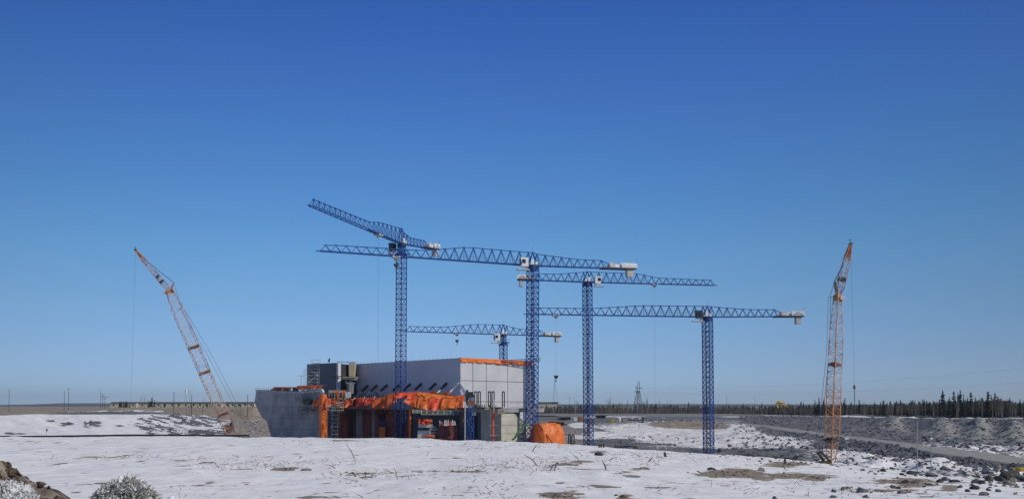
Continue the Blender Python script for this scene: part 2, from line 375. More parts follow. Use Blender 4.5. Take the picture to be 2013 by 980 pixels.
for fx, ww in ((1755, 55), (1850, 75), (1925, 60), (1990, 60)):
    t = (VY-kd12)/(kd13-kd12)
    s = s+.42*np.exp(-((VPX-fx)/(ww*.5*(1.25-np.clip(t, 0, 1))))**2)*sst(-.6, .0, t)*(1-sst(.55, .8, t))
snow = np.where(right, s, snow)
soil = np.where(right & (VPX > 1040) & (VPX < 1160) & (VPY > 826), np.maximum(soil, .45), soil)
darkband = right & (VPX > 1380) & (VPY > 888+(VPX-1400)*.055)
dark = np.where(darkband & (n1 > .42), .8, dark)  # dark rock tone that also paints the shade past the snow edge
r9 = np.interp(np.clip(VPX, 0, 2013), cpx, KD[:, 9]); r10 = np.interp(np.clip(VPX, 0, 2013), cpx, KD[:, 10])
roadm = sst(1395, 1440, VPX)*sst(-.8, .5, VY-r9)*(1-sst(-.5, .8, VY-r10))*F
for fx, ww in ((1755, 55), (1850, 75), (1925, 60), (1990, 60)):
    t = (VY-kd12)/(kd13-kd12)
    roadm = np.maximum(roadm, F*.85*np.clip(1.35-np.abs((VPX-fx)/(ww*.62*(1.15-np.clip(t, 0, 1))))-.8*(n1-.5), 0, 1)*sst(-.7, -.3, t)*(1-sst(.6, .85, t)))
snow = snow*(1-.97*np.clip(roadm, 0, 1))
far = F & (VY > 470) & (VPX > 545); snow = np.where(far, .24, snow); soil = np.where(far, .3, soil)
roadm = np.where(far, .55, roadm)
snow = np.where(F & (VY <= 200) & (VPX < 1300), .5, snow)

nr, nc = VX.shape
me = bpy.data.meshes.new('ground')
co = np.stack([VX, VY, VZ], -1).reshape(-1, 3).astype(np.float32)
idx = np.arange(nr*nc).reshape(nr, nc)
q = np.stack([idx[:-1, :-1], idx[:-1, 1:], idx[1:, 1:], idx[1:, :-1]], -1).reshape(-1, 4).astype(np.int32)
me.vertices.add(len(co)); me.vertices.foreach_set('co', co.ravel())
me.loops.add(q.size); me.loops.foreach_set('vertex_index', q.ravel())
me.polygons.add(len(q)); me.polygons.foreach_set('loop_start', np.arange(0, q.size, 4, dtype=np.int32))
me.polygons.foreach_set('use_smooth', np.ones(len(q), bool))
me.update(); me.validate()
dust = np.where(F, .12+.26*sst(1030, 1100, VPX)*(1-.5*sst(1560, 1640, VPX)), .0)
for nm, arr in (('snow', snow), ('soil', soil), ('road', roadm), ('dark', dark), ('dust', dust)):
    a = me.attributes.new(nm, 'FLOAT', 'POINT'); a.data.foreach_set('value', np.clip(arr, -1, 1).ravel().astype(np.float32))
gm = bpy.data.materials.new('snow_soil_and_rubble'); gm.use_nodes = True
nt = gm.node_tree; L = nt.links.new; B = nt.nodes['Principled BSDF']; B.inputs['Roughness'].default_value = .9; B.inputs['Specular IOR Level'].default_value = .2
def nd(t, **k):
    n = nt.nodes.new(t)
    for a, b in k.items(): setattr(n, a, b)
    return n
geo = nd('ShaderNodeNewGeometry')
def noise(sc, det=6, st=(1, 1, 1), rough=.6):
    mp = nd('ShaderNodeMapping'); mp.inputs['Scale'].default_value = st; L(geo.outputs['Position'], mp.inputs[0])
    n = nd('ShaderNodeTexNoise'); n.inputs['Scale'].default_value = sc; n.inputs['Detail'].default_value = det; n.inputs['Roughness'].default_value = rough
    L(mp.outputs[0], n.inputs['Vector']); return n.outputs[0]
def attr(nm): a = nd('ShaderNodeAttribute'); a.attribute_name = nm; return a.outputs['Fac']
def math2(op, a, b=None, clamp=False):
    n = nd('ShaderNodeMath', operation=op); n.use_clamp = clamp
    for i, x in enumerate((a, b)):
        if x is None: continue
        if isinstance(x, (int, float)): n.inputs[i].default_value = x
        else: L(x, n.inputs[i])
    return n.outputs[0]
def ramp(f, stops):
    r = nd('ShaderNodeValToRGB'); e = r.color_ramp.elements
    while len(e) < len(stops): e.new(.5)
    for i, (p, c) in enumerate(stops): e[i].position = p; e[i].color = (*c, 1) if len(c) == 3 else c
    L(f, r.inputs[0]); return r.outputs[0]
def mix(f, a, b):
    m = nd('ShaderNodeMix', data_type='RGBA'); L(f, m.inputs['Factor']); L(a, m.inputs[6]); L(b, m.inputs[7]); return m.outputs[2]
def step(x, a, b):
    m = nd('ShaderNodeMapRange'); m.interpolation_type = 'SMOOTHSTEP'; L(x, m.inputs[0]); m.inputs[1].default_value = a; m.inputs[2].default_value = b; return m.outputs[0]
nA = noise(.9, 8); nB = noise(4., 6); nC = noise(.12, 5)
rockc = ramp(noise(1.3, 8, rough=.7), [(.30, (.06, .063, .068)), (.5, (.135, .14, .148)), (.68, (.27, .275, .285))])
soilc = ramp(noise(.8, 8), [(.3, (.18, .145, .11)), (.55, (.31, .26, .20)), (.7, (.40, .345, .28))])
roadc = ramp(noise(.5, 5), [(.3, (.23, .235, .215)), (.7, (.32, .325, .30))])
snowc = ramp(noise(.5, 9, (1, .6, 1), .68), [(.28, (.67, .67, .66)), (.5, (.80, .795, .78)), (.66, (.92, .91, .89))])
darkc = ramp(nA, [(.3, (.022, .02, .018)), (.7, (.075, .066, .055))])
c = mix(step(attr('soil'), .2, .75), rockc, soilc)
c = mix(step(math2('ADD', attr('dark'), math2('MULTIPLY', math2('SUBTRACT', nB, .5), 1.2)), .35, .75), c, darkc)
c = mix(step(attr('road'), .3, .8), c, roadc)
sn = math2('ADD', attr('snow'), math2('MULTIPLY', math2('SUBTRACT', nA, .5), 1.5))
sn = math2('ADD', sn, math2('MULTIPLY', math2('SUBTRACT', nB, .5), .5))
sf = step(sn, .42, .60)
duc = ramp(nA, [(.3, (.34, .335, .32)), (.7, (.50, .49, .47))])
c = mix(sf, c, mix(step(math2('ADD', attr('dust'), math2('MULTIPLY', math2('SUBTRACT', noise(.25, 6), .5), .9)), .1, .9), snowc, duc))
L(c, B.inputs['Base Color'])
bp = nd('ShaderNodeBump'); bp.inputs['Strength'].default_value = .55; bp.inputs['Distance'].default_value = .25
L(math2('ADD', math2('MULTIPLY', noise(.7, 8, (1, .6, 1)), 1.0), math2('MULTIPLY', noise(4.5, 5), .22)), bp.inputs['Height']); L(bp.outputs[0], B.inputs['Normal'])
me.materials.append(gm)
go = bpy.data.objects.new('ground', me); col.objects.link(go); go['kind'] = 'structure'

# ------------------------------------------------------------------ far hills
def hills():
    mb = MB(); n = 260
    rows = []
    for i in range(n+1):
        px = -900+3900*i/n
        y = np.interp(px, [-900, 0, 60, 115, 180, 240, 320, 500, 1000, 1300, 1700, 2100, 3000], [794, 794.5, 794, 792, 791.3, 791.8, 793.5, 795, 794, 793, 794, 795, 795])
        y -= .9*(float(fbm(np.array([px/60.]), np.array([0.]), 7)[0])-.5)
        d = 5200
        k = 4
        for j in range(k+1):
            t = j/k; dd = d-1300*(1-t); yy = 797.4+(y-797.4)*(t*t*(3-2*t))
            rows.append(tuple(P(px, yy, dd)+Vector((0, 0, -6 if j == 0 else 0))))
        b = P(px, y, d); rows.append((b.x*1.25, d*1.25, CAMZ-30))
    k = 6
    mb.v = rows
    for i in range(n):
        for j in range(k-1): mb.f.append((i*k+j, (i+1)*k+j, (i+1)*k+j+1, i*k+j+1))
    o = mb.build('hills', 'hill', smooth=True); o['kind'] = 'structure'
hills()

# ------------------------------------------------------------------ tower cranes
def lattice(mb, p0, p1, w0, w1, ax, ay, leg, br, pitch, style='x', horiz=True):
    """square lattice column from p0 to p1; ax, ay = section axes"""
    p0 = Vector(p0); p1 = Vector(p1); L_ = (p1-p0).length; n = max(2, round(L_/pitch))
    cs = [(-1,-1), (1,-1), (1,1), (-1,1)]
    def pt(t, c):
        w = (w0+(w1-w0)*t)/2; return p0+(p1-p0)*t+ax*c[0]*w+ay*c[1]*w
    for c_ in cs: mb.beam(pt(0, c_), pt(1, c_), leg)
    for i in range(n):
        a, b = i/n, (i+1)/n
        for k in range(4):
            c1, c2 = cs[k], cs[(k+1) % 4]
            if style == 'x':
                mb.beam(pt(a, c1), pt(b, c2), br); mb.beam(pt(a, c2), pt(b, c1), br)
            elif style == 'k':
                m = (pt(b, c1)+pt(b, c2))/2
                mb.beam(pt(a, c1), m, br); mb.beam(pt(a, c2), m, br)
            else:
                q1, q2 = (c1, c2) if i % 2 == 0 else (c2, c1)
                mb.beam(pt(a, q1), pt(b, q2), br)
            if horiz: mb.beam(pt(b, c1), pt(b, c2), br*(1.5 if i % 3 == 2 else 1))
def tower_crane(label, pxb, pxt, d, y_ring, wid, rot, jtip, ctip, ang, jdep, cdep, deck0, trolley, hook=None, neck=0, pitch=1.35, style='x',
                sign='marks', cab_side=-1, cab_below=False, cabdark=False, cabw=1.35, cabs=2.7, basez=.5, whiterungs=False, panel=2.3, ballast_n=6):
    top = P(pxt, y_ring, d); bx = P(pxb, 870, d).x
    base = Vector((bx, d, basez))
    root = thing('tower_crane', base, label, 'tower crane', 'blue tower cranes on the site')
    a = R(rot); ax = Vector((math.cos(a), math.sin(a), 0)); ay = Vector((-math.sin(a), math.cos(a), 0))
    zt = top.z-neck
    tilt = Vector((top.x-bx, 0, 0))/(top.z-basez)
    at = lambda z: base+Vector((0, 0, z-basez))+tilt*(z-basez)
    m = MB(); lattice(m, at(basez), at(zt-.9), wid, wid, ax, ay, .225, .092, pitch, style)
    m.box(at(zt-.45), wid+.15, wid+.15, .9, ax)
    m.build('mast', 'blue', root)
    f = MB(); f.box(base+Vector((0, 0, -.2)), 6, 6, .5, ax); f.build('foundation', 'conc', root)
    # ladder and landings inside the mast
    l = MB(); z = basez+2; k = 0
    while z < zt-3:
        l.box(at(z)+ax*.2, wid*.8, wid*.5, .07, ax)
        q = .45 if k % 2 else -.45
        l.beam(at(z)+ax*q-ay*.2, at(min(z+6, zt-1))+ax*q*.4-ay*.2, .07)
        l.beam(at(z)+ax*(q+.35)-ay*.2, at(min(z+6, zt-1))+ax*(q*.4+.35)-ay*.2, .07)
        z += 6; k += 1
    l.build('ladder', 'offwhite', root)
    if neck:
        c_ = MB(); c_.box(at(zt+.1), wid+1.1, wid+1.1, .22, ax)
        for sx in (-1, 1):
            for sy in (-1, 1):
                c_.beam(at(zt)+ax*sx*(wid/2+.5)+ay*sy*(wid/2+.5), at(zt-1.4)+ax*sx*wid/2+ay*sy*wid/2, .12)
                c_.beam(at(zt)+ax*sx*(wid/2+.5)+ay*sy*(wid/2+.5), at(zt+1)+ax*sx*(wid/2+.5)+ay*sy*(wid/2+.5), .06)
        for sx in (-1, 1):
            c_.beam(at(zt+1)+ax*sx*(wid/2+.5)-ay*(wid/2+.5), at(zt+1)+ax*sx*(wid/2+.5)+ay*(wid/2+.5), .06)
            c_.beam(at(zt+1)+ay*sx*(wid/2+.5)-ax*(wid/2+.5), at(zt+1)+ay*sx*(wid/2+.5)+ax*(wid/2+.5), .06)
        c_.build('collar_platform', 'blue', root)
        nk = MB(); lattice(nk, at(zt+.2), at(top.z-.5), wid*.72, wid*.72, ax, ay, .22, .11, 1.4, 'x'); nk.build('tower_head', 'blue', root)
    s = MB(); s.cyl(at(top.z-.42), at(top.z+.02), wid*.62, wid*.62, 20); s.cyl(at(top.z+.02), at(top.z+.16), wid*.5, wid*.5, 20); s.build('slewing_ring', 'navy', root)
    # jib frame
    A = R(ang); O = at(top.z)+Vector((0, 0, .25))
    u = Vector((math.cos(A), math.sin(A), 0))
    w = Vector((-u.y, u.x, 0))
    if w.y > 0: w = -w                         # w points towards the camera side
    def reach(px_):
        k_ = (px_-1006.5)/FPX
        return (k_*O.y-O.x)/(u.x-k_*u.y)
    Lj = reach(jtip[0]); Lc = reach(ctip[0])
    zj = P(jtip[0], jtip[1], O.y+u.y*Lj).z; zc = P(ctip[0], ctip[1], O.y+u.y*Lc).z
    jz = lambda s_: O.z+(zj-O.z)*abs(s_/Lj)
    czf = lambda s_: O.z+(zc-O.z)*abs(s_/Lc)
    HW = .72
    def truss(L_, zf, prof, end, pan):
        mb = MB(); n = max(3, round(abs(L_)*end/pan)); sg = 1 if L_ > 0 else -1
        pts = [abs(L_)*end*i/n for i in range(n+1)]
        X = lambda s_, side, h=0: Vector((O.x, O.y, 0))+u*(s_*sg)+w*side+Vector((0, 0, zf(s_)+h))
        dep = lambda s_: float(np.interp(s_/abs(L_), [p[0] for p in prof], [p[1] for p in prof]))
        hw = lambda s_: HW*(1-.25*s_/abs(L_))
        tops = [(pts[i]+pts[i+1])/2 for i in range(n)]
        for i in range(n):
            s0, s1, sm = pts[i], pts[i+1], tops[i]
            for sd_ in (-1, 1):
                mb.beam(X(s0, sd_*hw(s0)), X(s1, sd_*hw(s1)), .15, .22)
                mb.beam(X(s0, sd_*hw(s0)), X(sm, 0, dep(sm)), .10); mb.beam(X(s1, sd_*hw(s1)), X(sm, 0, dep(sm)), .10)
                if dep(sm) > 2.2: mb.beam(X(sm, sd_*hw(sm)), X(sm, 0, dep(sm)), .05)
            mb.beam(X(s0, -hw(s0)), X(s0, hw(s0)), .10); mb.beam(X(s0, -hw(s0)), X(s1, hw(s1)), .06)
            if i: mb.beam(X(tops[i-1], 0, dep(tops[i-1])), X(sm, 0, dep(sm)), .17)
            mb.box(X(sm, 0, dep(sm)), .5, .24, .26, u)
        mb.beam(X(pts[-1], -hw(pts[-1])), X(pts[-1], hw(pts[-1])), .16)
        return mb, X, dep, tops
    j, XJ, dj, tj = truss(Lj, jz, jdep, 1.0, panel); e = abs(Lj)
    j.beam(XJ(e, 0), XJ(e+1.0, 0), .2)
    tie_j = XJ(tj[0], 0, dj(tj[0]))
    jo = j.build('jib', 'blue', root)
    walk = MB(); walk.beam(XJ(.5, .0, .02), XJ(e*.42, 0, .02), .5, .05)
    for hh in (.6, 1.1): walk.beam(XJ(.5, .3, hh), XJ(e*.42, .3, hh), .035)
    walk.build('walkway', 'blue', root)
    cj, XC, dc, tc_ = truss(Lc, czf, cdep, deck0, panel*.92)
    E = abs(Lc); D0 = E*deck0
    # tie over the mast between the two top chords, small peak with gusset
    apex = Vector((O.x, O.y, O.z+max(dj(0), dc(0))))
    cj.beam(tie_j, apex, .17); cj.beam(apex, XC(tc_[0], 0, dc(tc_[0])), .17)
    for sx in (-1, 1):
        for sy in (-1, 1): cj.beam(Vector((O.x, O.y, O.z))+u*sx*1.3+w*sy*.75, apex, .16)
    cj.box(apex, .8, .3, .3, u)
    cj.beam(apex, apex+Vector((0, 0, 1.5)), .04)
    # kick down from the last top node to the deck
    te = tc_[-1]
    cj.beam(XC(te, 0, dc(te)), XC(min(D0+.3*(E-D0), E), 0, .5), .16)
    cj.build('counter_jib', 'blue', root)
    dk = MB()
    for sd_ in (-1, 1): dk.beam(XC(D0-1.2, sd_*.8, -.02), XC(E, sd_*.8, -.02), .2, .42)
    dk.beam(XC(D0-.6, 0, .1), XC(E-.1, 0, .1), 1.6, .10)
    dk.build('counter_deck', 'navy', root)
    wi = MB(); g0 = D0+(E-D0)*.20
    wi.cyl(XC(g0, -.65, .75), XC(g0, .65, .75), .62, .62, 14)
    wi.box(XC(g0+1.5, 0, .6), 1.3, 1.1, .9, u); wi.box(XC(g0+2.5, .1, .75), .6, .9, 1.2, u); wi.box(XC(g0+.8, 0, .25), 3.2, 1.3, .2, u)
    wi.build('winch', 'white' if sign != 'grey' else 'offwhite', root)
    for sd_ in (-.74, .74):
        fl = MB(); fl.cyl(XC(g0, sd_-.03, .75), XC(g0, sd_+.03, .75), .75, .75, 14); fl.build('winch_flange', 'offwhite', root)
    if sign:
        s0, s1 = D0+(E-D0)*.50, E+.1
        hh = 1.15
        for sd_ in (-.95, .95):
            sb = MB(); sb.beam(XC(s0, sd_, .2+hh/2), XC(s1, sd_, .2+hh/2), .07, hh); sbo = sb.build('sign_board', 'white', root)
        tx = MB(); Ls = s1-s0
        if sign == 'marks':                    # two rows of lettering too small to read in the photograph
            for row, (q0, q1, hz, gh) in enumerate(((.30, .72, .95, .2), (.14, .86, .50, .26))):
                tx = MB()
                q = q0; rr = random.Random(5+row)
                while q < q1:
                    gw = .032
                    c0 = XC(s0+Ls*q, 1.0, hz); c1 = XC(s0+Ls*(q+gw*.3), 1.0, hz)
                    tx.beam(c0, c1, .03, gh)
                    tx.beam(XC(s0+Ls*q, 1.0, hz+rr.choice((-.5, 0, .5))*gh*.8), XC(s0+Ls*(q+gw*.72), 1.0, hz+rr.choice((-.4, 0, .4))*gh*.8), .03, gh*.22)
                    q += gw*(1.0 if rr.random() > .14 else 1.8)
                tx.build('lettering', 'navy', sbo)
        else:
            for q, hz in ((.06, .55), (.12, .95)):
                tx.beam(XC(s0+Ls*q, 1.0, hz), XC(s0+Ls*(q+.03), 1.0, hz), .03, .16)
            tx.beam(XC(s0+Ls*.16, 1.0, .5), XC(s0+Ls*.95, 1.0, .5), .03, .05)
            tx.build('lettering', 'navy', sbo)
    an = MB(); an.beam(XC(E, .8, .2), XC(E, .8, 2.6), .045); an.build('aerial', 'black', root)
    b0, b1 = E*(deck0+(1-deck0)*.70), E*.975; bw = (b1-b0)/ballast_n
    for i in range(ballast_n):
        bm = MB(); sc_ = b0+bw*(i+.5)
        bm.box(XC(sc_, 0, -.22-.92), bw*.86, 1.35, 1.75, u); bm.beam(XC(sc_-bw*.3, .55, -.1), XC(sc_-bw*.3, .55, -.5), .1); bm.beam(XC(sc_-bw*.3, -.55, -.1), XC(sc_-bw*.3, -.55, -.5), .1)
        bm.build('counterweight', 'ballast', root)
    # cab
    oz = -1.7 if cab_below else -.2
    cb = MB(); cc = XJ(cabs, cabw, oz+.6)
    cb.box8([cc+u*(math.copysign(1, Lj))*a_+w*b_+Vector((0, 0, c__)) for a_, b_, c__ in
             ((-.9,-.65,-1.0),(.65,-.65,-1.0),(.65,.65,-1.0),(-.9,.65,-1.0),(-.9,-.65,1.1),(1.0,-.65,1.1),(1.0,.65,1.1),(-.9,.65,1.1))])
    cbo = cb.build('cab', 'white' if not cabdark else 'navy', root)
    gl = MB(); us = u*math.copysign(1, Lj)
    gl.box(cc+us*.86+Vector((0, 0, .15)), .16, 1.12, 1.3, us); gl.box(cc+us*.25+w*.66+Vector((0, 0, .2)), .9, .06, .9, us)
    gl.build('window', 'glass', cbo)
    pl = MB(); pl.box(cc+us*.3+w*.1+Vector((0, 0, -1.75)), 3.0, 1.3, .22, us); pl.beam(cc-us*.6+Vector((0, 0, -.9)), cc-us*.6+Vector((0, 0, -1.7)), .45)
    for q in (-1.1, 0, 1.1): pl.beam(cc+us*(.3+q)+w*.7+Vector((0, 0, -1.65)), cc+us*(.3+q)+w*.7+Vector((0, 0, -1.0)), .05)
    pl.beam(cc+us*-.8+w*.7+Vector((0, 0, -1.0)), cc+us*1.4+w*.7+Vector((0, 0, -1.0)), .05)
    pl.build('cab_platform', 'offwhite', root)
    eb = MB(); eb.box(XJ(.4, .75, .75), .7, .5, 1.2, u); eb.box(XJ(-.6, .8, .5), .5, .4, .7, u); eb.build('electrical_cabinet', 'white', root)
    # trolley, ropes and hook
    st_ = abs(reach(trolley)); tr = MB(); tp = XJ(st_, 0, -.3)
    tr.box(tp, 1.8, 1.5, .18, u)
    for q in (-.7, .7):
        for sd_ in (-.8, .8): tr.cyl(tp+u*q+w*(sd_-.06)+Vector((0, 0, .1)), tp+u*q+w*(sd_+.06)+Vector((0, 0, .1)), .2, .2, 10)
    tr.box(tp+Vector((0, 0, -.4)), .8, .5, .5, u)
    tr.build('trolley', 'offwhite', root)
    hx = MB(); hookz = P(trolley, hook if hook else 700, tp.y).z
    for q in (-.25, .25): hx.beam(tp+u*q, Vector((tp.x, tp.y, hookz))+u*q*.6, .018)
    hx.build('hoist_rope', 'rope', root)
    hb = MB(); hp = Vector((tp.x, tp.y, hookz))
    hb.prism([hp+u*a_+Vector((0, 0, b_)) for a_, b_ in ((-.55,.1),(.55,.1),(.5,-.35),(.15,-.8),(-.15,-.8),(-.5,-.35))], w*.35)
    hb.tube([hp+Vector((0, 0, -.8)), hp+Vector((0, 0, -1.1)), hp+u*.22+Vector((0, 0, -1.35)), hp+Vector((0, 0, -1.55)), hp-u*.2+Vector((0, 0, -1.35))], .07, 6)
    hb.build('hook_block', 'black', root)
    return hp, u
JT = [(0, 3.0), (.33, 3.15), (.50, 1.85), (.56, 1.6), (1, 1.45)]
CT = [(0, 2.9), (.42, 1.85), (1, 1.75)]
def bz(px, d):
    p = P(px, 850, d); return ground(p.x, d)-.1
tower_crane('tallest blue tower crane, its long jib rising to the upper left above the other jibs', 787, 789.5, 228, 481, 1.85, 52, (607, 404), (858, 490), 68,
            [(0, 3.9), (.28, 3.0), (.40, 2.0), (1, 1.6)], [(0, 3.4), (.22, 2.0), (1, 1.6)], .66, 742, hook=772, neck=2.5, style='z', cab_below=True, cabdark=True, cabw=-2.0, cabs=1.2, sign='marks', panel=2.1, basez=bz(788, 228), ballast_n=5)
tower_crane('nearest blue tower crane with the longest jib, in front of the pale end wall', 1045, 1047.5, 211, 524, 2.05, 52, (627, 493), (1250, 529), 18,
            [(0, 3.1), (.33, 3.25), (.50, 1.95), (.56, 1.7), (.93, 1.5), (.97, 1.5), (1, .9)], [(0, 2.9), (.42, 1.9), (1, 1.8)], .70, 777, hook=519, sign='plain', basez=bz(1046, 211))
tower_crane('blue tower crane with its jib pointing right, ballast end hidden behind its neighbour', 1157, 1154.5, 250, 556, 1.9, 48, (1406, 560.5), (1018, 549), 11,
            [(0, 2.9), (.40, 2.75), (.55, 1.7), (1, 1.45)], [(0, 2.9), (.45, 1.9), (1, 1.8)], .76, 1288, hook=800, basez=bz(1156, 250), sign='marks')
tower_crane('rightmost blue tower crane, jib to the left, dark lettering on its white ballast board', 1393, 1390.5, 233, 624.5, 2.0, 50, (1036, 617), (1580, 621.5), 5,
            [(0, 2.8), (.37, 2.7), (.64, 1.75), (1, 1.6)], [(0, 2.8), (.42, 1.9), (1, 1.8)], .74, 1093, hook=738, cabdark=True, basez=bz(1392, 233), sign='marks')
tower_crane('lowest blue tower crane, rising from behind the powerhouse roof', 990.5, 989.5, 287, 658.5, 1.75, 48, (797, 651), (1102, 660.5), 20,
            [(0, 3.1), (.28, 3.0), (.62, 1.75), (1, 1.6)], [(0, 3.0), (.3, 1.9), (1, 1.7)], .68, 898, hook=668, neck=2.4, cab_below=True, basez=bz(990, 287), ballast_n=2, panel=2.5)

# load hanging from the rightmost crane
hp = P(1092, 738, 222)
ld = thing('suspended_load', P(1092, 792, 222), 'flat spreader beam hanging on long slings from a hook', 'spreader beam')
m = MB(); m.beam(P(1086, 792, 222), P(1098, 790.5, 222), .5, .25); m.build('spreader_beam', 'black', ld)
m = MB()
for q in (1086.5, 1089.5, 1097): m.beam(P(1090.5, 743, 222), P(q, 791, 222), .05)
m.build('sling', 'rope', ld)

# ------------------------------------------------------------------ crawler cranes
def crawler_crane(label, foot, head, jt, strutp, d0, d1, wid, taper_foot, taper_head, cyl, pend, body, rope, seed):
    pf = P(foot[0], foot[1], d0); ph = P(head[0], head[1], d1)
    bx, bd = P(body[0], 850, body[1]).x, body[1]
    bz_ = ground(bx, bd)
    root = thing('crawler_crane', (bx, bd, bz_), label, 'crawler crane', 'lattice boom crawler cranes')
    dv = (ph-pf).normalized(); ay = Vector((0, 1, 0)); ax = ay.cross(dv).normalized(); ay = dv.cross(ax).normalized()
    rot = R(28); a2 = ax*math.cos(rot)+ay*math.sin(rot); b2 = ay*math.cos(rot)-ax*math.sin(rot)
    L_ = (ph-pf).length; A = lambda t: pf+(ph-pf)*t
    for nm, t0, t1, w0, w1, mm in (('boom_foot', 0, taper_foot, wid*.55, wid, 'orangesteel'), ('boom_section', taper_foot, cyl, wid, wid, 'orangesteel' if seed else 'pinksteel'),
                                   ('boom_section', cyl, 1-taper_head, wid, wid, 'pinksteel'), ('boom_tip', 1-taper_head, 1, wid, wid*.6, 'pinksteel')):
        mb = MB(); lattice(mb, A(t0), A(t1), w0, w1, a2, b2, .12, .05, 1.15, 'z', True); mb.build(nm, mm, root)
    for t in (.17, .45, .62) if not seed else (.13, .58):
        mb = MB(); mb.box(A(t), wid*1.02, wid*1.02, .35, a2, b2, dv); mb.build('boom_bracket', 'rust' if not seed or t > .3 else 'black', root)
    if not seed:
        mb = MB()
        pq = A(.05)
        for k in range(60):
            q = A(rnd.uniform(.05, .11))+a2*rnd.uniform(-.6, .7)*wid+b2*rnd.uniform(-.5, .5)*wid; mb.beam(pq, q, .10); pq = q
        mb.build('hose_cluster', 'rust', root)
    # head machinery
    hm = MB()
    for q in (-1, 1): hm.box(ph-dv*.25+a2*q*wid*.3, .12, wid*.62, 1.15, a2, b2, dv)
    hm.box(ph-dv*.5, wid*.62, .14, .5, a2, b2, dv); hm.cyl(ph+ay*-.6, ph+ay*.6, .38, .38, 12); hm.build('boom_head', 'headorange', root)
    hb = MB(); hb.box(ph-ax*wid*.45*(-1 if seed else 1)-dv*.1, .7, .7, .6); hb.build('head_fitting', 'white', root)
    pj = P(jt[0], jt[1], d1-1.0); jd = (pj-ph).normalized(); jy = Vector((0, 1, 0)); jx = jy.cross(jd).normalized(); jy = jd.cross(jx).normalized()
    JL = (pj-ph).length
    j0, j1, j2 = ph+jd*.2, ph+jd*JL*.72, pj
    mb = MB(); lattice(mb, j0+jd*1.6, j1, 1.15, .95, jx, jy, .09, .045, .8, 'z'); lattice(mb, j0, j0+jd*1.6, .5, 1.15, jx, jy, .1, .05, .8, 'z'); mb.build('luffing_jib', 'pinksteel', root)
    mb = MB(); lattice(mb, j1, j2, .95, .32, jx, jy, .12, .06, .8, 'x'); mb.box(j2-jd*1.5, .5, .4, 1.6, jx, jy, jd); mb.build('jib_tip', 'orangesteel', root)
    mb = MB(); mb.box(j0+jd*2.8, 1.2, 1.1, .4, jx, jy, jd); mb.box(j0+jd*JL*.33, .9, .8, .5, jx, jy, jd); mb.cyl(j2-Vector((0,.2,0)), j2+Vector((0,.2,0)), .32, .32, 10); mb.beam(j2, j2+Vector((-.1, 0, .8)), .06); mb.beam(j2+Vector((-.25, 0, .75)), j2+Vector((.15, 0, .75)), .12); mb.build('sheave', 'black', root)
    ps = P(strutp[0], strutp[1], d1)
    mb = MB()
    for q in (-.5, .5): mb.beam(ph+Vector((0, q, .1)), ps+Vector((0, q*.5, 0)), .22)
    mb.beam(ph+(ps-ph)*.5+Vector((0,-.4,0)), ph+(ps-ph)*.5+Vector((0,.4,0)), .1)
    mb.build('jib_strut', 'pinksteel', root)
    mb = MB(); jb = j0+jd*JL*.74
    for q in (-.3, .3): mb.beam(ps+Vector((0, q, 0)), jb+Vector((0, q*.5, .3)), .09)
    prev = ps
    for i, (px_, py_, dd, two) in enumerate(pend):
        cur = P(px_, py_, dd)
        for q in ((-.35, .35) if two else (0,)):
            mb.beam(prev+Vector((0, q, 0))+ax*q, cur+Vector((0, q, 0))+ax*q, .06)
        prev = cur
    e = A(.985)
    p0 = P(pend[0][0], pend[0][1], pend[0][2]); mb.beam(p0, e+dv*(p0-e).dot(dv), .1)
    mb.build('pendant_line', 'rope', root)
    rp = P(rope[0], rope[1], pj.y)
    mb = MB(); mb.beam(pj, rp, .028); mb.build('hoist_rope', 'rope', root)
    if rope[2]:
        mb = MB(); mb.cyl(rp, rp-Vector((0, 0, .3)), .12, .24); mb.cyl(rp-Vector((0, 0, .3)), rp-Vector((0, 0, .75)), .24, .14); mb.build('headache_ball', 'red', root)
        mb = MB(); mb.beam(rp-Vector((0, 0, .8)), rp-Vector((0, 0, 3.9)), .10); mb.build('sling', 'rope', root)
    # machine body, mostly below the edge of the pit
    f = (Vector((pf.x, pf.y, 0))-Vector((bx, bd, 0))).normalized() if (Vector((pf.x, pf.y, 0))-Vector((bx, bd, 0))).length > 1 else Vector((1, 0, 0))
    g = Vector((-f.y, f.x, 0)); B0 = Vector((bx, bd, bz_))
    for sd_ in (-1, 1):
        mb = MB(); c0 = B0+g*sd_*2.3
        prof = [(-3.6,.25),(-3.1,.02),(3.1,.02),(3.6,.25),(3.6,.75),(3.1,1.05),(-3.1,1.05),(-3.6,.75)]
        mb.prism([c0+f*x-g*.45+Vector((0, 0, z)) for x, z in prof], g*.9); mb.build('track', 'black', root)
    mb = MB(); mb.box(B0+Vector((0, 0, 1.25)), 2.2, 3.6, .5, f); mb.cyl(B0+Vector((0, 0, 1.45)), B0+Vector((0, 0, 1.7)), 1.1, 1.1, 16)
    mb.box(B0-f*.9+Vector((0, 0, 2.05)), 5.2, 2.9, .7, f); mb.build('upper_frame', 'yellow', root)
    mb = MB(); mb.box(B0-f*3.4+Vector((0, 0, 2.1)), 1.1, 3.4, 1.3, f); mb.build('counterweight', 'rust', root)
    mb = MB(); mb.box(B0+f*2.1-g*1.5+Vector((0, 0, 2.1)), 1.4, .9, 1.5, f); cb = mb.build('cab', 'yellow', root)
    mb = MB(); mb.box(B0+f*2.82-g*1.5+Vector((0, 0, 2.3)), .05, .7, .9, f); mb.build('window', 'glass', cb)
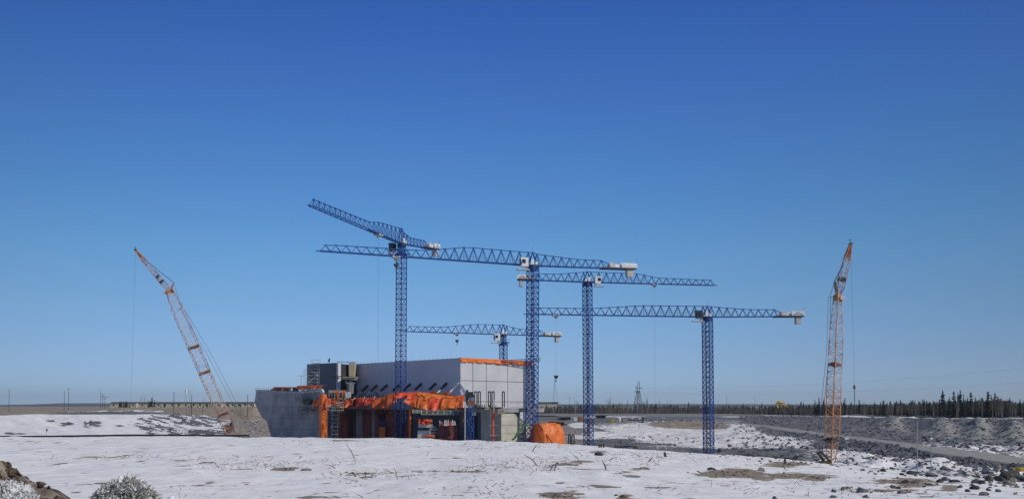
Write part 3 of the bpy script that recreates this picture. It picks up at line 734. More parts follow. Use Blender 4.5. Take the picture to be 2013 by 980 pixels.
crawler_crane('pale red and white crawler crane boom leaning left, by the grey concrete wall', (460, 864), (333, 571), (266.5, 491), (341.5, 555), 222, 222, 2.5, .03, .12, .07 if False else .16,
              [(357, 605, 222, 0), (408, 690, 222, 1), (463, 795, 222, 1), (512, 868, 222, 1)], (492, 222), (257, 796, 0), 0)
crawler_crane('orange and white crawler crane boom standing nearly upright, right of all the blue cranes', (1633.5, 908), (1647, 583), (1672, 480), (1640.5, 554), 150, 156, 1.62, .16, .28, .42,
              [(1631, 583, 156, 0), (1627.5, 690, 154, 1), (1617, 800, 152, 1), (1604, 885, 148, 1)], (1600, 151), (1679.5, 756, 1), 1)
m = MB()
for (x0, y0, x1, y1, t) in ((1608, 889, 1620, 906, .32), (1614, 888, 1632, 905, .26), (1607, 890, 1616, 887, .35), (1616, 906, 1634, 907, .3), (1621, 897, 1634, 897, .2)):
    m.beam(P(x0, y0, 147), P(x1, y1, 147.5), t)
for x in (1610, 1617): m.beam(P(x, 888, 147), P(x+.5, 868, 147), .07)
m.beam(P(1609, 872, 147), P(1619, 862, 147), .08)
tag(m.build('steel_beam_stack', 'black'), 'dark steel beams propped against the foot of the orange crane boom', 'steel beams')

# ------------------------------------------------------------------ powerhouse
NL = Vector((-.7071, -.7071, 0)); EL = Vector((.7071, -.7071, 0))     # outward normal and run of the shaded face
NRt = Vector((.7071, -.7071, 0)); ER = Vector((.7071, .7071, 0))
ZTOP = CAMZ+12.95
ph_c = Vector((-14, 240, 0)); gz = .4
K_L, K_R = 226.0, 254.0
pw = thing('powerhouse', (-20, 262, gz), 'large flat roofed powerhouse hall with a shaded blue grey side and pale panelled end', 'building')
A_ = Vector(PK(700, 760, K_L)); A_.z = gz; Bc = ph_c.copy(); Bc.z = gz; Cc = Bc+ER*29.5
hgt = ZTOP-gz
m = MB(); m.prism([A_, Bc, Bc-NL*.25, A_-NL*.25], Vector((0, 0, hgt)))
n_ = 60
for i in range(n_):                          # vertical ribs of the siding
    q = A_+(Bc-A_)*((i+.5)/n_); m.box(q+NL*.03+Vector((0, 0, hgt/2)), .08, .06, hgt-.02, EL)
m.build('side_cladding', 'shademetal', pw)
m = MB(); m.prism([Bc+ER*.26+NRt*-.12, Cc+NRt*-.12, Cc-NRt*.5, Bc+ER*.26-NRt*.5], Vector((0, 0, hgt-1.0))); m.build('end_wall_frame', 'seam', pw)
vs_ = [904.5, 929.5, 956, 998, 1046]; zs_ = [CAMZ-6.5, CAMZ+1.15, CAMZ+6.85, CAMZ+11.9]
for i in range(4):
    for jz_ in range(3):
        a = Vector(PR(vs_[i], 760, K_R)); b = Vector(PR(vs_[i+1], 760, K_R)); a.z = b.z = 0
        d_ = (b-a).normalized(); a = a+d_*.09; b = b-d_*.09
        z0, z1 = zs_[jz_]+.07, zs_[jz_+1]-.07
        m = MB(); m.prism([a+Vector((0,0,z0)), b+Vector((0,0,z0)), b-NRt*.1+Vector((0,0,z0)), a-NRt*.1+Vector((0,0,z0))], Vector((0,0,z1-z0))); m.build('cladding_panel', 'endmetal', pw)
# service block at the left
c1 = Vector(P(603, 760, 274)); c2 = Vector(P(661, 760, 265)); c1.z = c2.z = gz
nb = Vector((c2.y-c1.y, -(c2.x-c1.x), 0)).normalized()
if nb.y > 0: nb = -nb
m = MB(); m.prism([c1, c2, c2+Vector((1, 14, 0)), c1-nb*16], Vector((0, 0, hgt-.1))); m.build('service_block', 'darkclad', pw)
e_ = (c2-c1).normalized()
m = MB(); m.prism([c2+e_*.02, c2+e_*.6, c2+e_*.6-nb*1.2, c2+e_*.02-nb*1.2], Vector((0, 0, hgt-.3))); m.build('sunlit_edge_strip', 'shademetal', pw)  # lighter colour paints the sunlit end face of the dark block
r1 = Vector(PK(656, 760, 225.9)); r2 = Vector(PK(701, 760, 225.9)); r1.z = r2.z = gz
r1 = c2+e_*.64; m = MB(); m.prism([r1, r2, r2-NL*3+Vector((-2, 2, 0)), r1+Vector((-3, 4, 0))], Vector((0, 0, hgt-.4))); m.build('recessed_wall', 'recessshade', pw)
m = MB(); m.prism([A_-NL*.3+Vector((0,0,hgt-.3)), Bc-NL*.3+Vector((0,0,hgt-.3)), Cc-NRt*.6+Vector((0,0,hgt-.3)), Cc-EL*46-NRt*.6+Vector((0,0,hgt-.3))], Vector((0, 0, .25))); m.build('roof', 'roofdark', pw)
m = MB(); m.prism([Cc-NRt*.6, Cc-EL*46-NRt*.6, Cc-EL*46-NRt*.6-ER*.3, Cc-NRt*.6-ER*.3], Vector((0, 0, hgt-.4)))
m.prism([Cc-EL*46-ER*.4, A_+NL*-.5, A_-NL*.8-EL*.3, Cc-EL*46-ER*.8-EL*.3], Vector((0, 0, hgt-.4))); m.build('rear_wall', 'darkclad', pw)
m = MB()
for i in range(26):
    q = A_+(Bc-A_)*(i/25)-NL*.2+Vector((0, 0, hgt)); m.beam(q, q+Vector((0, 0, 1.1)), .05)
m.build('roof_stanchion', 'galv', pw)
# concrete bracket and column in the recess
cc_ = thing('concrete_corbel', P(690, 770, 262), 'tall tapered concrete corbel with a platform, between dark block and shaded wall', 'concrete column')
m = MB(); q0 = P(690, 738, 268)
m.prism([P(686, 739, 268), P(695, 739, 268), P(697.5, 712, 268), P(685.5, 712, 268)], Vector((0, 3, 0))); m.build('corbel', 'timber', cc_)
m = MB(); m.prism([P(674.5, 740, 263), P(699, 740, 263), P(699, 742, 263), P(674.5, 742, 263)], Vector((0, 4.5, 0))); m.prism([P(675.5, 743, 263.3), P(698, 743, 263.3), P(697, 746, 263.3), P(676.5, 745, 263.3)], Vector((0, 4, 0))); m.build('platform', 'timber', cc_)
m = MB(); m.prism([P(686, 773, 263), P(692.5, 773, 263), P(693.5, 751, 263), P(686, 751, 263)], Vector((0, 2, 0))); m.prism([P(679, 751, 263.2), P(698, 751, 263.2), P(694, 756, 263.2), P(685, 756, 263.2)], Vector((0, 1.5, 0))); m.build('column', 'galv', cc_)
m = MB()
for q in range(664, 700, 4): m.beam(P(q, 712, 270), P(q, 709.5+rnd.uniform(-1, 1), 270), .14)
m.beam(P(664, 711, 270), P(699, 711, 270), .1); m.build('guard_rail', 'black', cc_)
m = MB(); m.box(P(660, 739.5, 262), 3.2, 1.4, .25); m.box(P(660, 743, 262), 2.0, 1.2, .3)
for q in (655.5, 660, 664.5): m.beam(P(q, 739, 262), P(q, 734, 262), .06)
m.build('side_platform', 'black', cc_)

# tall stair scaffold against the dark block
def scaffold(name, label, pxs, y0, y1, d, dep, lift, mt='galv', stairs=True, group=None, r=.06):
    a = P(pxs[0], y1, d); b = P(pxs[1], y1, d); top = P(pxs[0], y0, d).z
    root = thing(name, (a+b)/2, label, 'scaffold', group); dv = Vector((0, dep, 0)); e = b-a
    m = MB(); nx = max(1, round(e.length/2.2))
    for i in range(nx+1):
        for q in (0, 1): m.beam(a+e*(i/nx)+dv*q, a+e*(i/nx)+dv*q+Vector((0, 0, top-a.z)), r)
    m.build('standard', mt, root)
    m = MB(); z = 0; k = 0; st = MB()
    while a.z+z < top-.3:
        up = Vector((0, 0, z))
        for hh in (0, 1.0):
            if a.z+z+hh < top:
                for q in (0, 1): m.beam(a+up+dv*q+Vector((0, 0, hh)), b+up+dv*q+Vector((0, 0, hh)), r*.9)
        m.beam(a+up, a+up+dv, r); m.beam(b+up, b+up+dv, r)
        if a.z+z+lift < top:
            p_, q_ = (a, b) if k % 2 else (b, a)
            m.beam(p_+up, q_+up+Vector((0, 0, lift)), r*.8)
            st.beam(p_+up+dv*.4, q_+up+dv*.4+Vector((0, 0, lift)), .5, .09)
        dk = MB(); dk.box(a+e*.5+dv*.5+up, e.length, dep*.8, .08, e); dk.build('deck_board', 'timber' if mt != 'galv' else 'galv', root)
        z += lift; k += 1
    m.build('ledger', mt, root)
    if stairs: st.build('stair_flight', mt, root)
    return root
scaffold('stair_scaffold', 'tall grey stair scaffold against the left end of the dark block', (605, 624), 713, 764, 262, 2.2, 2.0, mt='offwhite')
scaffold('rooftop_scaffold', 'small scaffold standing on top of the dark block', (612, 627), 706, 713, 268, 2.0, 1.3, stairs=False)
m = MB(); 
for q in (597.5, 601.5): m.beam(P(q, 766, 270), P(q, 724, 270), .07)
for y in range(725, 766, 3): m.beam(P(597.5, y, 270), P(601.5, y, 270), .05)
tag(m.build('access_ladder', 'galv'), 'thin ladder frame left of the dark block', 'ladder')
m = MB(); m.prism([P(644, 711, 268), P(647.5, 711, 268), P(648.5, 703.5, 268), P(646.5, 703.5, 268)], Vector((0, .6, 0)))
tag(m.build('roof_vent', 'black'), 'small dark vent sticking up from the dark block roof', 'vent')

# orange strip of tarpaulin along the roof edge
def drape(name, label, p_tl, p_tr, zt0, zt1, zb0, zb1, depth, m_, seed, amp=.35, over=0, cat='tarpaulin', group='orange tarpaulins on the works', nrm=None, hem=.4, nu=None, top=True, bulge=0., slope=.9):
    a = Vector(p_tl); b = Vector(p_tr); e = b-a; e.z = 0; Ln = e.length; u_ = e/Ln
    nv = Vector((u_.y, -u_.x, 0))
    if nv.y > 0: nv = -nv
    nu = nu or max(8, int(Ln/.28)); rows = []
    zs = lambda t: (zt0+(zt1-zt0)*t, zb0+(zb1-zb0)*t)
    nvv = 16; nt_ = 8 if top else 0
    v = []; 
    for i in range(nu+1):
        t = i/nu; zt, zb = zs(t); base = a+u_*(Ln*t); line = []
        for j_ in range(nt_):
            q = 1-j_/nt_; w_ = fb1(i*.35+seed*9.1, q*5.+seed, seed, 4)-.5
            line.append(base-nv*(depth*q)+Vector((0, 0, 0))+Vector((0, 0, zt-base.z+w_*amp*1.3+over*q)))
        for j_ in range(nvv+1):
            q = j_/nvv; s_ = 1+q*1.2
            f1 = (fb1(i*.42+seed*3.7, q*1.5+seed, seed+3, 3)-.5)*.6+(fb1(i*.24+seed*1.7, q*1.1+seed, seed+23, 2)-.5)*1.1
            f2 = fb1(i*.9+j_*.35+seed, j_*.55, seed+9, 3)-.5
            hm = (fb1(i*.3+seed, 2.2, seed+5, 4)-.5)*hem*3.2*q
            line.append(Vector((base.x, base.y, 0))+nv*(amp*(f1*2.6*s_*(.35+q)+f2*1.1)+bulge*math.sin(math.pi*min(1, q*1.05))+slope*q)+u_*(f2*.25)+Vector((0, 0, zt+(zb-zt)*q+hm)))
        rows.append(line)
    k = len(rows[0]); mb = MB(); mb.v = [tuple(p) for r_ in rows for p in r_]
    for i in range(nu):
        for j_ in range(k-1): mb.f.append((i*k+j_, i*k+j_+1, (i+1)*k+j_+1, (i+1)*k+j_))
    o = mb.build(name, m_, smooth=True); tag(o, label, cat, group)
    sm = o.modifiers.new('thickness', 'SOLIDIFY'); sm.thickness = .03
    return o
a = PR(904.5, 760, K_R)+NRt*.25; b = PR(1046, 760, K_R)+NRt*.25
drape('tarpaulin', 'narrow orange tarpaulin strip running along the top of the pale end wall', a, b, ZTOP+.1, ZTOP+.1, ZTOP-1.1, ZTOP-1.15, 1.2, 'tarp', 3, amp=.10, hem=.15, nu=120, slope=.1)
m = MB()
p0, p1 = PR(984, 708, K_R)+NRt*.6, PR(1048, 704.5, K_R)+NRt*3.0
for q in (0, .7): m.beam(p0+Vector((0, 0, -q)), p1+Vector((0, 0, -q)), .14)
for i in range(24):
    m.beam(p0+(p1-p0)*(i/24)+Vector((0, 0, -.7*(i % 2))), p0+(p1-p0)*((i+1)/24)+Vector((0, 0, -.7*((i+1) % 2))), .08)
tag(m.build('tie_beam', 'navy'), 'dark lattice tie beam from the powerhouse roof to the nearest crane mast', 'tie beam')

# ------------------------------------------------------------------ left concrete wall
KW = 186.5
cw = thing('concrete_wall', PK(570, 860, KW), 'long plain grey concrete wall with a stepped left edge', 'concrete wall')
out = [(535, 900), (533, 858), (524, 826), (515, 820), (505, 800), (500, 791), (503.5, 768), (636, 771.5), (640, 900)]
m = MB(); m.prism([PK(x, y, KW) for x, y in out], -NL*1.0)
m.prism([PK(x, y, KW)-NL*1.02 for x, y in ((536, 900), (534, 858), (525, 826), (516, 820), (506, 800), (501.5, 791), (504.5, 768.3), (608, 771), (608, 900))], -NL*2.9); m.build('wall_face', 'conc', cw)
m = MB(); c0 = PK(503, 767.6, KW)+NL*.12; c1_ = PK(636, 771.0, KW)+NL*.12; c2_ = c0+(c1_-c0)*.8; m.prism([c0, c1_, c1_-NL*1.3, c2_-NL*1.3, c2_-NL*4.1, c0-NL*4.1], Vector((0, 0, .28))); m.build('coping', 'darkconc', cw)
m = MB()
for i in range(30):
    q = c0+(c1_-c0)*(i/29)+Vector((0, 0, .28)); m.beam(q, q+Vector((0, 0, .55)), .06)
m.beam(c0+Vector((0, 0, .75)), c1_+Vector((0, 0, .75)), .05); m.build('guard_rail', 'black', cw)
m = MB()
for (x, y0, y1) in ((574, 779, 860),):
    m.beam(PK(x, y0, KW)+NL*.03, PK(x, y1, KW)+NL*.03, .05)
for y in (800, 822, 843): m.beam(PK(528, y, KW)+NL*.03, PK(634, y, KW)+NL*.03, .06, .05)
m.build('pour_joint', 'darkconc', cw)
def bracket_deck(px0, px1, y, K, label, depth=1.4, mt='black', rails=2, name='walkway_bracket'):
    a = PK(px0, y, K)+NL*.05; b = PK(px1, y, K)+NL*.05
    m = MB(); m.prism([a, b, b+NL*depth, a+NL*depth], Vector((0, 0, .15)))
    n = max(2, int((b-a).length/1.6))
    for i in range(n+1):
        q = a+(b-a)*(i/n); m.beam(q+NL*depth, q+NL*depth+Vector((0, 0, 1.1)), .06); m.beam(q+Vector((0, 0, -1.0)), q+NL*depth, .07)
    for k in range(rails): m.beam(a+NL*depth+Vector((0, 0, 1.1-.5*k)), b+NL*depth+Vector((0, 0, 1.1-.5*k)), .07)
    return tag(m.build(name, mt), label, 'walkway')
bracket_deck(593, 615, 783.5, KW, 'dark bracket walkway high on the grey concrete wall', 2.0)
bracket_deck(597, 622, 806, KW, 'dark bracket walkway halfway down the grey concrete wall', 1.6)
m = MB(); q = PK(604, 790, KW); m.prism([PK(598, 786, KW), PK(616, 786, KW), PK(612, 795, KW), PK(602, 795, KW)], NL*.8)
tag(m.build('formwork_box', 'black'), 'dark timber formwork box hanging on the grey wall under the upper walkway', 'formwork')
# things standing on the wall
def onwall(px, y, off=-3): return PK(px, y, KW)-NL*(-off)
a = PK(538, 767, 190); b = PK(574, 767, 190)
drape('tarpaulin', 'low orange tarpaulin bundle lying on top of the concrete wall', a, b, a.z+1.05, b.z+1.0, a.z+.05, b.z+.05, 1.2, 'tarpdark', 21, amp=.16, hem=.05)
for c_k, s_k, lb in (((549, 765, 188), (1.2, .8, .8), 'dark box half hidden in the left of the low orange bundle'), ((563, 765.5, 188), (1.4, .9, .7), 'dark box in the middle of the low orange bundle'), ((581, 765, 191), (1.4, 1.5, 1.3), 'largest dark box, between the two orange bundles on the wall')):
    m = MB(); m.box(PK(*c_k), *s_k); m.box(PK(*c_k)+Vector((0, 0, s_k[2]/2)), s_k[0]+.1, s_k[1]+.1, .08); tag(m.build('tool_chest', 'black'), lb, 'tool box', 'dark boxes on the concrete wall')
a = PK(585, 765, 190); b = PK(634, 765, 190)
drape('tarpaulin', 'long orange tarpaulin roof above white rolls on the concrete wall', a, b, a.z+1.1, b.z+1.2, a.z-.1, b.z+.2, 1.5, 'tarpdark', 22, amp=.14, hem=.15)
for k, (x0, y0, x1, y1, r_) in enumerate(((592, 767.5, 632, 764.5, .32), (590, 770, 615, 769.5, .26), (612, 769.5, 634, 767, .30))):
    m = MB(); p0, p1 = PK(x0, y0, 186.9-k*.5), PK(x1, y1, 186.9-k*.5); n = 7
    m.tube([p0+(p1-p0)*(i/n)+Vector((0, 0, .12*math.sin(i*2.1+k))) for i in range(n+1)], r_, 8)
    tag(m.build('insulation_roll', 'offwhite', smooth=True), ('longest white roll under the orange roof on the concrete wall', 'left lower white roll on the concrete wall', 'right lower white roll on the concrete wall, beside the white bundle')[k], 'insulation roll', 'white rolls on the concrete wall')
def lump(c, r, seed, m_, name, label, cat, sq=(1, 1, 1), rough=.35, sub=3, group=None, parent=None):
    import bmesh
    bm = bmesh.new(); bmesh.ops.create_icosphere(bm, subdivisions=sub, radius=1)
    rr = random.Random(seed); cuts = [(Vector((rr.gauss(0, 1), rr.gauss(0, 1), rr.gauss(0, 1))).normalized(), rr.uniform(.5, .85)) for _ in range(7)]
    ox = rr.uniform(0, 90)
    P_ = np.array([v.co[:] for v in bm.verts])
    ns = fbm(P_[:, 0]*1.3+ox, P_[:, 1]*1.3+P_[:, 2]*.9, seed, 4)-.5
    for v, k in zip(bm.verts, ns):
        co_ = v.co.copy()
        for n_, dd in cuts:
            t = co_.dot(n_)
            if t > dd: co_ -= n_*(t-dd)
        co_ *= 1+rough*float(k)
        v.co = Vector((co_.x*sq[0]*r, co_.y*sq[1]*r, co_.z*sq[2]*r))
    me_ = bpy.data.meshes.new(name); bm.to_mesh(me_); bm.free(); me_.materials.append(M[m_] if isinstance(m_, str) else m_)
    o = bpy.data.objects.new(name, me_); col.objects.link(o)
    if parent is not None: o.parent = parent; o.location = Vector(c)-WORLD_LOC(parent)
    else: o.location = c
    if label: tag(o, label, cat, group)
    return o
lump(PK(633.5, 768, 185.5), .75, 5, 'offwhite', 'wrapped_bundle', 'white wrapped bundle at the top of the tall orange column wrap', 'bundle', (1, 1, 1.1))

# tall wrapped orange column at the wall's end
def wrap_col(px0, px1, y0, y1, K, m_, seed, label, n=26):
    a = PK(px0, y1, K); b = PK(px1, y1, K); r_ = (px1-px0)/2*a.y/FPX; c = (a+b)/2-NL*.3; zt = PK((px0+px1)/2, y0, K).z
    mb = MB(); nz = 60; zb = c.z
    for j_ in range(nz+1):
        q = j_/nz; z = zb+(zt-zb)*q
        for i in range(n):
            t = 2*math.pi*i/n
            w_ = fb1(i*.8+seed, q*7., seed, 4)-.5
            g_ = fb1(math.cos(t)*1.5+seed, q*16.+math.sin(t)*2, seed+4, 4)-.5
            k = r_*(1+.24*w_*1.6+.30*g_)*(1.0 if q < .93 else .92); mb.v.append((c.x+math.cos(t)*k, c.y+math.sin(t)*k, z))
    for j_ in range(nz):
        for i in range(n):
            i2 = (i+1) % n; mb.f.append((j_*n+i, j_*n+i2, (j_+1)*n+i2, (j_+1)*n+i))
    mb.f.append(tuple(nz*n+i for i in range(n)))
    o = mb.build('wrapped_column', m_, smooth=True); tag(o, label, 'wrapped column', 'orange wrapped columns'); return o
wrap_col(625, 640, 775, 884, 184.5, 'tarp', 31, 'thick column wrapped in bright orange plastic at the end of the grey wall')
a = PK(619.5, 800, 185.8); b = PK(627, 800, 185.8)
drape('tarpaulin', 'small orange flap left of the tall wrapped column', a, b, zrow(784, 238), zrow(784, 238), zrow(802, 238), zrow(804, 238), .8, 'tarpdark', 33, amp=.15)
a = P(640, 790, 234); b = P(651, 790, 234)
drape('tarpaulin', 'small orange flap right of the tall wrapped column', a, b, zrow(782, 234), zrow(783, 234), zrow(803, 234), zrow(797, 234), .8, 'tarpdark', 34, amp=.2)

# ------------------------------------------------------------------ intake substructure with its bays
KF = 205.0
sub = thing('intake_structure', PK(800, 870, KF), 'dark concrete intake structure with deep bays below the hall', 'concrete structure')
def kbox(px0, px1, y0, y1, K, depth, m_, name, parent=None, back=0):
    a = PK(px0, y1, K); b = PK(px1, y1, K); a = a-NL*back; b = b-NL*back; b.z = a.z
    zt = PK((px0+px1)/2, y0, K).z
    m = MB(); m.prism([a, b, b-NL*depth, a-NL*depth], Vector((0, 0, zt-a.z)))
    return m.build(name, m_, parent)
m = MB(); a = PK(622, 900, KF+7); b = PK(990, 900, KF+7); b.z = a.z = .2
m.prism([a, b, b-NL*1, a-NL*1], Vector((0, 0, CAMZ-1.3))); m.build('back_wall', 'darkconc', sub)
m = MB(); a = PK(652, 786, KF); b = PK(812, 786, KF); a.z = b.z = CAMZ-1.0
m.prism([a, b, b-NL*14.5, a-NL*14.5], Vector((0, 0, 1.0))); m.build('upper_deck', 'conc', sub)
m = MB(); a = PK(812, 805, KF+.6); b = PK(989, 805, KF+.2); a.z = b.z = CAMZ-1.5
m.prism([a, b, b-NL*14, a-NL*14], Vector((0, 0, .95))); m.build('lower_deck', 'conc', sub)
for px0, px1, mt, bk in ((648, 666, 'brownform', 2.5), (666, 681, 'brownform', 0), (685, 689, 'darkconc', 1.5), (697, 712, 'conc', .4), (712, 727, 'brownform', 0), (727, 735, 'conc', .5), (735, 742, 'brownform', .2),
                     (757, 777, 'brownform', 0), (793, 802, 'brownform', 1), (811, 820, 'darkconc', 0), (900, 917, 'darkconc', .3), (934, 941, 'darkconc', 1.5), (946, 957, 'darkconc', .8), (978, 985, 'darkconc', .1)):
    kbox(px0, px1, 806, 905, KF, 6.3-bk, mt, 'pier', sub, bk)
for px0, px1 in ((941, 950), (958, 966)):
    a = PK((px0+px1)/2, 900, KF+1.5); m = MB(); m.cyl(Vector((a.x, a.y, .3)), Vector((a.x, a.y, CAMZ-1.2)), .85, .85, 16); m.build('round_pier', 'darkconc', sub, smooth=False)
# rails and stacked slabs under the tarps
ord_ = ['first', 'second', 'third', 'fourth', 'fifth', 'sixth', 'seventh', 'eighth', 'ninth', 'tenth', 'eleventh', 'twelfth', 'thirteenth', 'fourteenth', 'fifteenth', 'sixteenth', 'seventeenth', 'eighteenth', 'nineteenth', 'twentieth']
for k, (x0, x1) in enumerate(((669, 682), (685, 704), (708, 726), (735, 756), (758, 775))):
    bracket_deck(x0, x1, 811, KF, ord_[k]+' dark slatted walkway from the left, under the small orange tarps', 1.3, rails=3)
m = MB()
for i in range(34):
    x = 664+i*3.9; q = PK(x, 786, KF+1.5+2.5*rnd.random()); m.beam(q, q+Vector((0, 0, rnd.uniform(1.2, 2.4))), rnd.uniform(.12, .3))
m.beam(PK(668, 786, KF+2)+Vector((0, 0, 1.2)), PK(800, 786, KF+2)+Vector((0, 0, 1.2)), .08)
tag(m.build('starter_bars', 'black'), 'row of dark upright bars on the deck behind the small orange tarps', 'rebar')
for k, (x0, x1, yt0, yt1, yb0, yb1, mm, lb) in enumerate((
    (655, 664, 783, 783, 792, 795, 'tarpdark', 'small faded orange tarp above the grey scaffold tower'),
    (665, 674, 790, 791, 806, 810, 'tarpdark', 'narrow crumpled orange tarp hanging low right of the scaffold tower'),
    (681, 694, 784, 784, 802, 794, 'tarpdark', 'dull orange tarp, leftmost of the row of small hanging tarps'),
    (702, 715, 783, 783, 803, 796, 'tarpred', 'bright red tarp in the row of small hanging tarps, cut on a slant'),
    (720, 734, 783, 783, 795, 794, 'tarpred', 'small red tarp between the slanted red one and the big dark orange one'),
    (735, 761, 786, 777, 803, 796, 'tarpdark', 'big crumpled dark orange tarp left of the tallest crane mast'),
    (759, 780, 778, 770, 804, 788, 'tarpdark', 'orange tarp with a pointed foot touching the tallest crane mast'))):
    dd = PK((x0+x1)/2, 790, KF-1.2).y
    a = P(x0-2, 790, dd+.5); b = P(x1+2, 790, dd-.5)
    drape('tarpaulin', lb, a, b, zrow(yt0-1, dd), zrow(yt1-1, dd), zrow(yb0+2, dd), zrow(yb1+2, dd), 2.5, mm, 40+k, amp=.30, hem=.55, slope=1.2)
# big draped enclosure
D0_, D1_ = 218.0, 215.6
def dv(px): return D0_+(D1_-D0_)*(px-812)/100
for k, (x0, x1, yt0, yt1, yb0, yb1, mm, off, lb) in enumerate((
    (779, 822, 771.5, 770, 780, 783, 'tarpred', 2.6, 'red orange upper sheet of the big enclosure, just right of the tallest mast'),
    (820, 878, 770, 777, 783, 786, 'tarp', 2.3, 'bright orange ridge sheet draped over the big enclosure'),
    (876, 914, 777.5, 778, 786, 786, 'tarp', 1.9, 'orange right hand sheet on top of the big enclosure'),
    (800, 824, 784, 781, 790, 802, 'tarpdark', 1.0, 'dull orange sheet at the left corner of the big enclosure'),
    (823, 845, 781, 781.5, 801.5, 804, 'tarp', .3, 'light orange front sheet, left one on the big enclosure'),
    (843.5, 872, 781.5, 782, 805, 806, 'tarpred', .2, 'reddish crumpled front sheet in the middle of the big enclosure'),
    (870, 902, 782, 784, 805.5, 801, 'tarp', .1, 'creased orange front sheet, right one on the big enclosure'),
    (900, 914, 779, 778.5, 801, 801.5, 'tarpdark', .5, 'narrow orange sheet closing the right end of the big enclosure'))):
    a = P(x0, 790, dv(x0)+off); b = P(x1, 790, dv(x1)+off)
    dd = (a.y+b.y)/2
    drape('tarpaulin', lb, a, b, zrow(yt0, dd), zrow(yt1, dd), zrow(yb0, dd), zrow(yb1, dd), 4.5 if k < 3 else .5, mm, 60+k, amp=.27 if k > 2 else .34, hem=.25, top=k < 3 or k == 3, bulge=.25 if k > 2 else .1, over=.2, slope=2.3 if k > 2 else 1.6)
for k, (x, y) in enumerate(((854, 771), (879, 773))):
    lump(P(x, y+1, 222), .95, 80+k, 'tarp', 'tarp_bundle', ('small knot of orange plastic on the ridge', 'larger knot of orange plastic where a brace meets the tarps')[k], 'tarp bundle', (1.1, .8, .8), .9, 3)
m = MB(); a = P(812, 803, 219.5); b = P(912, 803, 217); 
m.prism([a, b, b+Vector((1, 9, 0)), a+Vector((1, 9, 0))], Vector((0, 0, .3))); tag(m.build('enclosure_floor', 'black'), 'dark working platform under the big orange enclosure', 'platform')
def railing(px0, px1, ys_, px_posts, dist, label, m_='palewood', w_=.13):
    m = MB()
    for y in ys_: m.beam(P(px0, y, dist), P(px1, y, dist-.02*(px1-px0)), w_)
    for x in px_posts: m.beam(P(x, ys_[0]-.3, dist-.02*(x-px0)), P(x, ys_[-1]+.3, dist-.02*(x-px0)), w_)
    return tag(m.build('guard_rail', m_), label, 'railing')
railing(811, 829, (805.5, 808, 810.5), (811, 820, 829), 215.2, 'short pale timber railing under the left end of the big enclosure')
railing(828, 900, (806.5, 810.5, 814), (828, 839, 851, 861, 873, 886, 893, 900), 214.8, 'long pale timber railing below the big orange enclosure')
m = MB(); m.prism([P(893, 803, 213.2), P(900, 803, 213.2), P(900, 814, 213.2), P(893, 814, 213.2)], Vector((0, .15, 0))); m.beam(P(893, 815, 213.1), P(900, 815, 213.1), .2, .3)
tag(m.build('timber_gate', 'darkconc'), 'dark panel at the right end of the timber railing', 'panel')
# inside the open bay
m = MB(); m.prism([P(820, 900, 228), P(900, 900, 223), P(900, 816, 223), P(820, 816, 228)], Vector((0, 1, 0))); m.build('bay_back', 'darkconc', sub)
m = MB(); m.prism([P(822, 839.5, 216.5), P(850, 839.5, 216), P(850, 831.5, 216), P(822, 831.5, 216.5)], Vector((0, 2, 0))); tag(m.build('concrete_beam', 'palebeige'), 'pale concrete beam inside the open bay under the railing', 'concrete beam')
m = MB(); m.prism([P(821, 885, 216.5), P(843, 885, 216), P(843, 845.5, 216), P(821, 845.5, 216.5)], Vector((0, 2.5, 0))); tag(m.build('concrete_block', 'palebeige'), 'pale concrete block at the bottom left of the open bay', 'concrete block')
m = MB()
for x, y in ((846, 848), (853, 850), (849, 856)): m.beam(P(x, y+14, 215.5), P(x, y-8, 215.5), .25)
m.beam(P(845, 843, 215.5), P(859, 843, 215.5), .4); m.beam(P(845, 838, 215.5), P(857, 838, 215.5), .3); m.beam(P(845, 850, 215.5), P(859, 850, 215.5), .2)
tag(m.build('shoring_frame', 'galv'), 'grey shoring frame in the middle of the open bay', 'shoring')
a = P(823, 827, 216.2); b = P(850, 827, 215.8)
drape('tarpaulin', 'row of red orange plastic folds on the beam inside the open bay', a, b, zrow(823, 216), zrow(823.5, 216), zrow(831.5, 216), zrow(832.5, 216), .5, 'tarpred', 90, amp=.25, nu=60)
for k in range(9):
    x = 866+k*3.6+rnd.uniform(-1, 1); m = MB(); p_ = P(x, 836, 215.4); m.cyl(p_, p_+Vector((rnd.uniform(-.2, .2), 0, rnd.uniform(1.0, 1.5))), .28, .1, 7)
    tag(m.build('wrapped_bar', 'offwhite' if k % 4 != 1 else 'tarpred'), ord_[k]+' upright wrapped bar from the left, on the red sheet in the open bay', 'wrapped bar', 'wrapped bars in the open bay')
a = P(860, 850, 214.6); b = P(900, 850, 214.2)
drape('tarpaulin', 'large dark red sheet filling the lower right of the open bay', a, b, zrow(838, 214.5), zrow(835, 214.5), zrow(885, 214.5), zrow(885, 214.5), 2.0, mat('dark_red_sheet', (.15, .022, .018), .6, var=.3, scale=.7), 93, amp=.3, hem=.05, slope=.2)
lump(P(846, 856.5, 214.5), .85, 95, 'tarpdark', 'tarp_bundle', 'crumpled orange bundle on the snow line below the shoring frame', 'tarp bundle', (2.0, .8, .45), .6)

